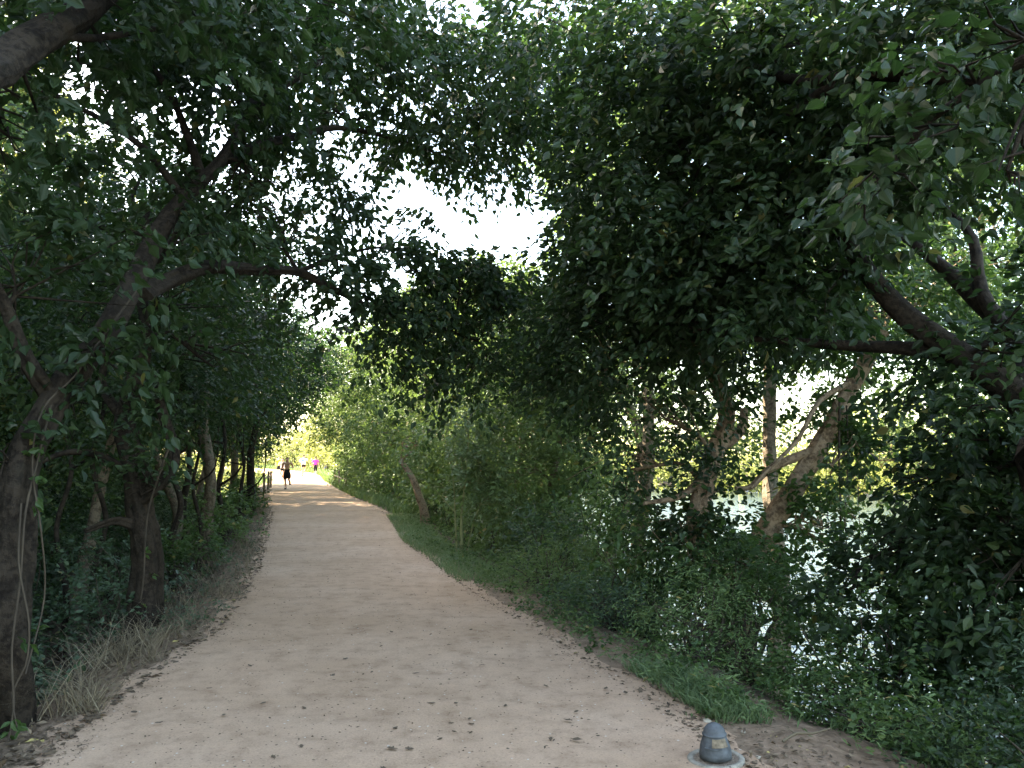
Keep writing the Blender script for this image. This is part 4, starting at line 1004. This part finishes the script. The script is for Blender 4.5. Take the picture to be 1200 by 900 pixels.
# ------------------------------------------------------------------ vines
def vine(pts, r, label, leaves=0):
    b = np.asarray(pts[-1], float)
    P_ = np.asarray(pts, float)
    root = empty('vine', b, label, 'vine', 'vines hanging from the trees')
    m = MB(); m.tube(P_, np.linspace(r, r * .7, len(P_)), 6, .15, step=.08)
    m.build('stem', M['vine'], root, b, smooth=True)
    if leaves:
        m = MB(); sp, _ = smooth_line(P_, np.ones(len(P_)), .05)
        q = sp[rng.choice(len(sp), leaves)]
        sprays(m, q, rng.normal(0, 1, (len(q), 3)), 5, .07, .12, 'near', .6)
        m.build('foliage', M['leaf_mid'], root, b)
vine(P((984, 470, 9.7), (983, 530, 9.7), (985, 600, 9.7), (983, 690, 9.7)), .014, 'thickest dark vine hanging straight down from the slanting tan trunk')
vine(P((992, 475, 9.75), (994, 540, 9.75), (990, 610, 9.75), (995, 660, 9.75)), .009, 'thin vine hanging just right of the thickest one', 6)
vine(P((1008, 450, 10), (1010, 520, 10), (1006, 580, 10), (1009, 640, 10)), .007, 'rightmost thin vine hanging free beside the slanting trunk', 16)
vine(P((970, 520, 9.6), (968, 570, 9.6), (972, 630, 9.6)), .006, 'short wispy vine left of the hanging vines', 4)
vine(P((60, 475, 5.35), (44, 540, 5.15), (30, 600, 5.0), (24, 680, 4.95), (14, 760, 4.9), (16, 830, 4.9), (8, 875, 4.9)), .008, 'pale ropy vine clinging to the big leaning trunk', 5)
vine(P((25, 590, 5.0), (22, 660, 4.92), (34, 730, 4.9), (30, 780, 4.9), (14, 812, 4.9), (20, 852, 4.9)), .006, 'looping pale vine at the foot of the big leaning trunk')
vine(P((168, 330, 6.2), (120, 395, 5.8), (88, 440, 5.5), (50, 480, 5.2), (38, 545, 5.1), (48, 620, 5.05), (52, 700, 5.2), (30, 790, 5)), .007, 'long brown vine following the underside of the leaning trunk', 8)
vine(P((200, 520, 8.8), (185, 560, 8.75), (172, 610, 8.75), (168, 680, 8.75), (160, 735, 8.8)), .012, 'thin vine running down the gnarled trunk', 4)

# ------------------------------------------------------------------ people
def flat(name, col, rough=.8, spec=.3): return plain(name, col, rough, .06, 6, spec=spec)
M['skin'] = flat('skin', (0.64, 0.385, 0.27), .55)
M['skin_pale'] = flat('skin_pale', (0.58, 0.38, 0.28), .55)
M['black'] = flat('black_cloth', (0.012, 0.012, 0.014))
M['white'] = flat('white_cloth', (0.78, 0.78, 0.78))
M['pink'] = flat('pink_cloth', (0.80, 0.07, 0.38))
M['yellow'] = flat('yellow_cloth', (0.80, 0.55, 0.05))
M['blue'] = flat('blue_cloth', (0.05, 0.12, 0.65))
M['print'] = flat('blue_print', (0.16, 0.27, 0.60))
M['hair'] = flat('brown_hair', (0.07, 0.04, 0.022))
M['shoe_dark'] = flat('dark_shoe', (0.03, 0.03, 0.032))
M['shoe_red'] = flat('red_shoe', (0.6, 0.14, 0.10))
M['eye'] = flat('dark_eye', (0.02, 0.015, 0.012), .3)

def skin(name, J, E, rootj, m, parent, sub=2):
    keys = list(J)
    me = bpy.data.meshes.new(name)
    me.from_pydata([J[k][0] for k in keys], [(keys.index(a), keys.index(b)) for a, b in E], [])
    o = bpy.data.objects.new(name, me); COL.objects.link(o)
    md = o.modifiers.new('Skin', 'SKIN')
    if not me.skin_vertices: me.attributes.new('skin', 'FLOAT', 'POINT')
    sv = me.skin_vertices[0].data
    for i, k in enumerate(keys):
        r = J[k][1]; r = r if isinstance(r, tuple) else (r, r)
        sv[i].radius = r; sv[i].use_root = (k == rootj)
    md.branch_smoothing = .6
    ss = o.modifiers.new('Sub', 'SUBSURF'); ss.levels = sub; ss.render_levels = sub
    dg = bpy.context.evaluated_depsgraph_get()
    me2 = bpy.data.meshes.new_from_object(o.evaluated_get(dg))
    bpy.data.objects.remove(o)
    for p_ in me2.polygons: p_.use_smooth = True
    me2.materials.clear(); me2.materials.append(m)
    o = bpy.data.objects.new(name, me2); COL.objects.link(o); o.parent = parent
    return o

def blob(name, c, r, m, parent, cut=None):
    import bmesh
    bm = bmesh.new(); bmesh.ops.create_icosphere(bm, subdivisions=3, radius=1)
    if cut is not None:
        bmesh.ops.delete(bm, geom=[v for v in bm.verts if v.co.z < cut[0] + cut[1] * v.co.y], context='VERTS')
    for v in bm.verts: v.co = Vector((v.co.x * r[0] + c[0], v.co.y * r[1] + c[1], v.co.z * r[2] + c[2]))
    me = bpy.data.meshes.new(name); bm.to_mesh(me); bm.free(); me.materials.append(m)
    for p_ in me.polygons: p_.use_smooth = True
    o = bpy.data.objects.new(name, me); COL.objects.link(o); o.parent = parent
    return o

def hand(J, E, side, wrist, dirv):
    """palm, four curled fingers and a thumb leaving the side of the palm"""
    w = Vector(wrist); d = Vector(dirv).normalized()
    up = Vector((0, 0, 1)); sd = d.cross(up)
    if sd.length < .1: sd = Vector((1, 0, 0))
    sd.normalize(); nn = sd.cross(d)
    p1 = w + d * .05
    J['palm' + side] = (tuple(p1), (.034, .018)); E.append(('wrist' + side, 'palm' + side))
    for f, (o_, l) in enumerate(((-.030, .055), (-.010, .066), (.010, .062), (.028, .048))):
        a = p1 + d * .040 + sd * o_; b = a + d * l * .55 - nn * l * .18; c = b + d * l * .1 - nn * l * .55
        for nme, q, rr in (('a', a, .010), ('b', b, .009), ('c', c, .0085)):
            J['f%d%s%s' % (f, nme, side)] = (tuple(q), rr)
        E.append(('palm' + side, 'f%da%s' % (f, side))); E.append(('f%da%s' % (f, side), 'f%db%s' % (f, side))); E.append(('f%db%s' % (f, side), 'f%dc%s' % (f, side)))
    t1 = w + d * .03 - sd * .036 - nn * .01; t2 = t1 + d * .035 - sd * .012 - nn * .02
    J['ta' + side] = (tuple(t1), .011); J['tb' + side] = (tuple(t2), .009)
    E.append(('palm' + side, 'ta' + side)); E.append(('ta' + side, 'tb' + side))

def person(px, d, H, yaw, label, pose, clothes, skinm='skin', zoff=0.0, longhair=False):
    """stands facing -Y before the yaw; pose gives hand, elbow, knee, ankle for both sides (L is +X)"""
    x = at(px, 540, d)[0]; z = gz(x, d) if not (xl(d) < x < xr(d)) else float(rise(d)) + .02
    root = empty('person', (x, d, z + zoff), label, 'person', 'people on the path')
    root.rotation_euler = (0, 0, R(yaw)); root.scale = (H / 1.75 * 1.13, H / 1.75 * 1.13, H / 1.75)
    ln = pose.get('lean', 0.05)
    def S(q): return (q[0], q[1] - ln * max(0, q[2] - .95), q[2])
    J = {'pelvis': ((0, 0, .95), (.145, .105)), 'waist': (S((0, 0, 1.10)), (.130, .092)), 'chest': (S((0, 0, 1.28)), (.168, .112)), 'upper': (S((0, 0, 1.42)), (.140, .088)),
         'neck': (S((0, 0, 1.50)), .060), 'jaw': (S((0, -.02, 1.560)), (.086, .102)), 'head': (S((0, 0, 1.630)), (.118, .138)), 'top': (S((0, .01, 1.705)), (.110, .128)),
         'nose': (S((0, -.145, 1.600)), .016)}
    E = [('pelvis', 'waist'), ('waist', 'chest'), ('chest', 'upper'), ('upper', 'neck'), ('neck', 'jaw'), ('jaw', 'head'), ('head', 'top'), ('head', 'nose')]
    for sd, sg in (('L', 1), ('R', -1)):
        J['sh' + sd] = (S((sg * .185, 0, 1.435)), .066); J['elb' + sd] = (S(pose['elb' + sd]), .042); J['wrist' + sd] = (S(pose['wri' + sd]), .028)
        J['hip' + sd] = ((sg * .088, 0, .90), .088); kn = pose['kne' + sd]; an = pose['ank' + sd]
        mid = tuple(.55 * a + .45 * b for a, b in zip(J['hip' + sd][0], kn))
        J['thigh' + sd] = (mid, .078); J['kne' + sd] = (kn, .054)
        J['calf' + sd] = (tuple(.66 * a + .34 * b for a, b in zip(kn, an)), .056); J['ank' + sd] = (an, .034)
        f = pose['toe' + sd]; J['toe' + sd] = (f, (.040, .026))
        E += [('upper', 'sh' + sd), ('sh' + sd, 'elb' + sd), ('elb' + sd, 'wrist' + sd), ('pelvis', 'hip' + sd), ('hip' + sd, 'thigh' + sd), ('thigh' + sd, 'kne' + sd), ('kne' + sd, 'calf' + sd), ('calf' + sd, 'ank' + sd), ('ank' + sd, 'toe' + sd)]
        hand(J, E, sd, J['wrist' + sd][0], Vector(J['wrist' + sd][0]) - Vector(J['elb' + sd][0]))
    skin('body', J, E, 'pelvis', M[skinm], root)
    hc = J['head'][0]
    blob('hair', (hc[0], hc[1] + .012, hc[2] + .022), (.086, .110, .106), M['hair'], root, (.18, -.85))
    for sg in (1, -1): blob('eye', (sg * .032, hc[1] - .107, hc[2] + .005), (.012, .010, .009), M['eye'], root)
    if longhair: skin('ponytail', {'a': ((0, hc[1] + .09, hc[2] + .04), .03), 'b': ((0, hc[1] + .15, hc[2] - .03), .032), 'c': ((0, hc[1] + .16, hc[2] - .14), .015)}, [('a', 'b'), ('b', 'c')], 'a', M['hair'], root)
    def grow(k, f): r = J[k][1]; r = r if isinstance(r, tuple) else (r, r); return (r[0] + f, r[1] + f)
    if clothes.get('bottom'):
        ln_ = clothes.get('blen', .75)
        K = {'w': (S((0, 0, 1.13)), grow('waist', .034)), 'q': (S((0, 0, 1.03)), grow('pelvis', .026)), 'p': ((0, 0, .93), grow('pelvis', .040))}
        EE = [('w', 'q'), ('q', 'p')]
        for sd in 'LR':
            K['h' + sd] = ((J['hip' + sd][0][0], J['hip' + sd][0][1], .87), .125); e = tuple(a + (b - a) * min(ln_, 1) for a, b in zip(J['hip' + sd][0], J['kne' + sd][0])); K['e' + sd] = (e, .104 if ln_ < 1 else .075)
            EE += [('p', 'h' + sd), ('h' + sd, 'e' + sd)]
            if ln_ > 1:
                K['c' + sd] = (tuple(a + (b - a) * (ln_ - 1) for a, b in zip(J['kne' + sd][0], J['ank' + sd][0])), .066); EE.append(('e' + sd, 'c' + sd))
        skin(clothes.get('bname', 'shorts'), K, EE, 'p', M[clothes['bottom']], root)
    if clothes.get('top'):
        K = {'b': (S((0, 0, .88)), grow('pelvis', .055)), 'w': (J['waist'][0], grow('waist', .045)), 'c': (J['chest'][0], grow('chest', .020)), 'u': (J['upper'][0], grow('upper', .018)), 'n': (S((0, 0, 1.455)), .068)}
        EE = [('b', 'w'), ('w', 'c'), ('c', 'u'), ('u', 'n')]
        for sd in 'LR':
            K['s' + sd] = (J['sh' + sd][0], .080); t = clothes.get('slen', .62)
            K['e' + sd] = (tuple(a + (b - a) * t for a, b in zip(J['sh' + sd][0], J['elb' + sd][0])), .070)
            EE += [('u', 's' + sd), ('s' + sd, 'e' + sd)]
        skin('shirt', K, EE, 'c', M[clothes['top']], root)
    for sd in 'LR':
        a, t = Vector(J['ank' + sd][0]), Vector(J['toe' + sd][0]); dv = (t - a); fw = Vector((dv.x, dv.y, dv.z)).normalized()
        dn = Vector((0, 0, -1)); heel = a - fw * .05 + dn * .035
        skin('shoe', {'c': (tuple(a + dn * .005), .046), 'h': (tuple(heel), .042), 'm': (tuple(a + dv * .6 + dn * .02), (.050, .040)), 't': (tuple(t + dv * .15), (.046, .030))}, [('c', 'h'), ('c', 'm'), ('m', 't')], 'c', M[clothes.get('shoe', 'shoe_dark')], root)
    return root, J

run1 = dict(lean=.10, elbL=(.275, .12, 1.17), wriL=(.19, -.14, 1.20), elbR=(-.265, .14, 1.16), wriR=(-.16, -.12, 1.12),
            kneL=(.10, -.14, .52), ankL=(.10, .30, .36), toeL=(.10, .36, .22), kneR=(-.085, -.05, .48), ankR=(-.06, .05, .085), toeR=(-.065, -.12, .035))
run2 = dict(lean=.08, elbL=(.29, .14, 1.16), wriL=(.20, -.14, 1.12), elbR=(-.30, -.06, 1.16), wriR=(-.17, -.28, 1.26),
            kneL=(.085, -.06, .48), ankL=(.07, .03, .085), toeL=(.075, -.13, .035), kneR=(-.09, -.16, .53), ankR=(-.09, .25, .33), toeR=(-.09, .32, .19))
walk = dict(lean=.02, elbL=(.26, .05, 1.13), wriL=(.27, -.10, .92), elbR=(-.26, .02, 1.13), wriR=(-.27, .06, .89),
            kneL=(.09, -.10, .49), ankL=(.085, -.12, .085), toeL=(.09, -.29, .04), kneR=(-.09, .02, .49), ankR=(-.085, .22, .12), toeR=(-.09, .08, .03))
person(337, 46.5, 1.78, 8, 'shirtless runner in long black shorts and dark shoes coming towards the camera', run1, dict(bottom='black', blen=.92))
person(331.5, 62, 1.62, 0, 'runner in a white shirt and black shorts following the shirtless runner', run2, dict(top='white', bottom='black', blen=.55, shoe='shoe_red'), 'skin_pale')
person(327.3, 70, 1.70, 5, 'walker in a yellow top and dark shorts at the left edge of the group', walk, dict(top='yellow', bottom='black', blen=.7, shoe='white'), 'skin_pale')
r_, J_ = person(355.8, 72, 1.86, 176, 'tall person running away in a white shirt with a blue print and dark shorts', run2, dict(top='white', bottom='black', blen=.5), 'skin')
pr = MB(); ys_ = .137
pr.add([(-.10, ys_, 1.20), (.06, ys_, 1.17), (.12, ys_ - .01, 1.30), (.03, ys_ + .002, 1.36), (-.03, ys_, 1.27), (-.09, ys_ - .005, 1.34)], [[0, 1, 2, 3, 4, 5]])
pr.add([(-.10, ys_ + .012, 1.20), (.06, ys_ + .012, 1.17), (.12, ys_ + .002, 1.30), (.03, ys_ + .014, 1.36), (-.03, ys_ + .012, 1.27), (-.09, ys_ + .007, 1.34)], [[5, 4, 3, 2, 1, 0]])
o_ = pr.build('shirt_print', M['print'], r_)
person(369.8, 76, 1.66, 184, 'person in a bright pink top and dark leggings moving away along the path', walk, dict(top='pink', slen=.95, bottom='black', bname='leggings', blen=1.45, shoe='white'), 'skin_pale', longhair=True)
person(381.5, 98, 1.62, 180, 'small far figure in blue shorts half hidden by the grass on the right', walk, dict(top='skin_pale', bottom='blue', blen=.6), 'skin_pale', zoff=.15)

# ------------------------------------------------------------------ light, sky, camera
SUN_AZ, SUN_EL = R(-66), R(31)          # azimuth from +Y towards +X
sd = Vector((math.sin(SUN_AZ) * math.cos(SUN_EL), math.cos(SUN_AZ) * math.cos(SUN_EL), math.sin(SUN_EL)))
sun = bpy.data.lights.new('sun', 'SUN'); sun.energy = 5.0; sun.angle = R(0.53); sun.color = (1.0, 0.94, 0.84)
so = bpy.data.objects.new('sun', sun); COL.objects.link(so)
so.rotation_euler = sd.to_track_quat('Z', 'Y').to_euler(); so.location = (-20, 10, 40)

w = bpy.data.worlds.new('World'); SC.world = w; w.use_nodes = True
nt = w.node_tree
for n_ in list(nt.nodes): nt.nodes.remove(n_)
sky = nt.nodes.new('ShaderNodeTexSky'); sky.sky_type = 'NISHITA'; sky.sun_disc = False
sky.sun_elevation = SUN_EL; sky.sun_rotation = SUN_AZ; sky.air_density = 1.0; sky.dust_density = 1.6; sky.ozone_density = 1.0
bg = nt.nodes.new('ShaderNodeBackground'); bg.inputs['Strength'].default_value = 0.15
ow = nt.nodes.new('ShaderNodeOutputWorld')
nt.links.new(sky.outputs[0], bg.inputs[0]); nt.links.new(bg.outputs[0], ow.inputs[0])

cam = bpy.data.cameras.new('camera'); cam.sensor_width = 36; cam.lens = 36 * FPX / 1200; cam.clip_start = .05; cam.clip_end = 2000
co = bpy.data.objects.new('camera', cam); COL.objects.link(co)
co.location = (0, 0, EYE); co.rotation_euler = (R(90) + PITCH, 0, 0)
SC.camera = co

SC.render.engine = 'CYCLES'
cy = SC.cycles
cy.max_bounces = 7; cy.diffuse_bounces = 4; cy.glossy_bounces = 2; cy.transmission_bounces = 5; cy.transparent_max_bounces = 4
cy.sample_clamp_indirect = 6.0; cy.use_denoising = True; cy.caustics_reflective = False; cy.caustics_refractive = False
try: cy.denoiser = 'OPENIMAGEDENOISE'; cy.denoising_input_passes = 'RGB_ALBEDO_NORMAL'
except Exception: pass
SC.view_settings.view_transform = 'Standard'; SC.view_settings.look = 'None'; SC.view_settings.exposure = 3.3; SC.view_settings.gamma = 1.0
SC.view_settings.use_white_balance = True; SC.view_settings.white_balance_temperature = 7900; SC.view_settings.white_balance_tint = 8
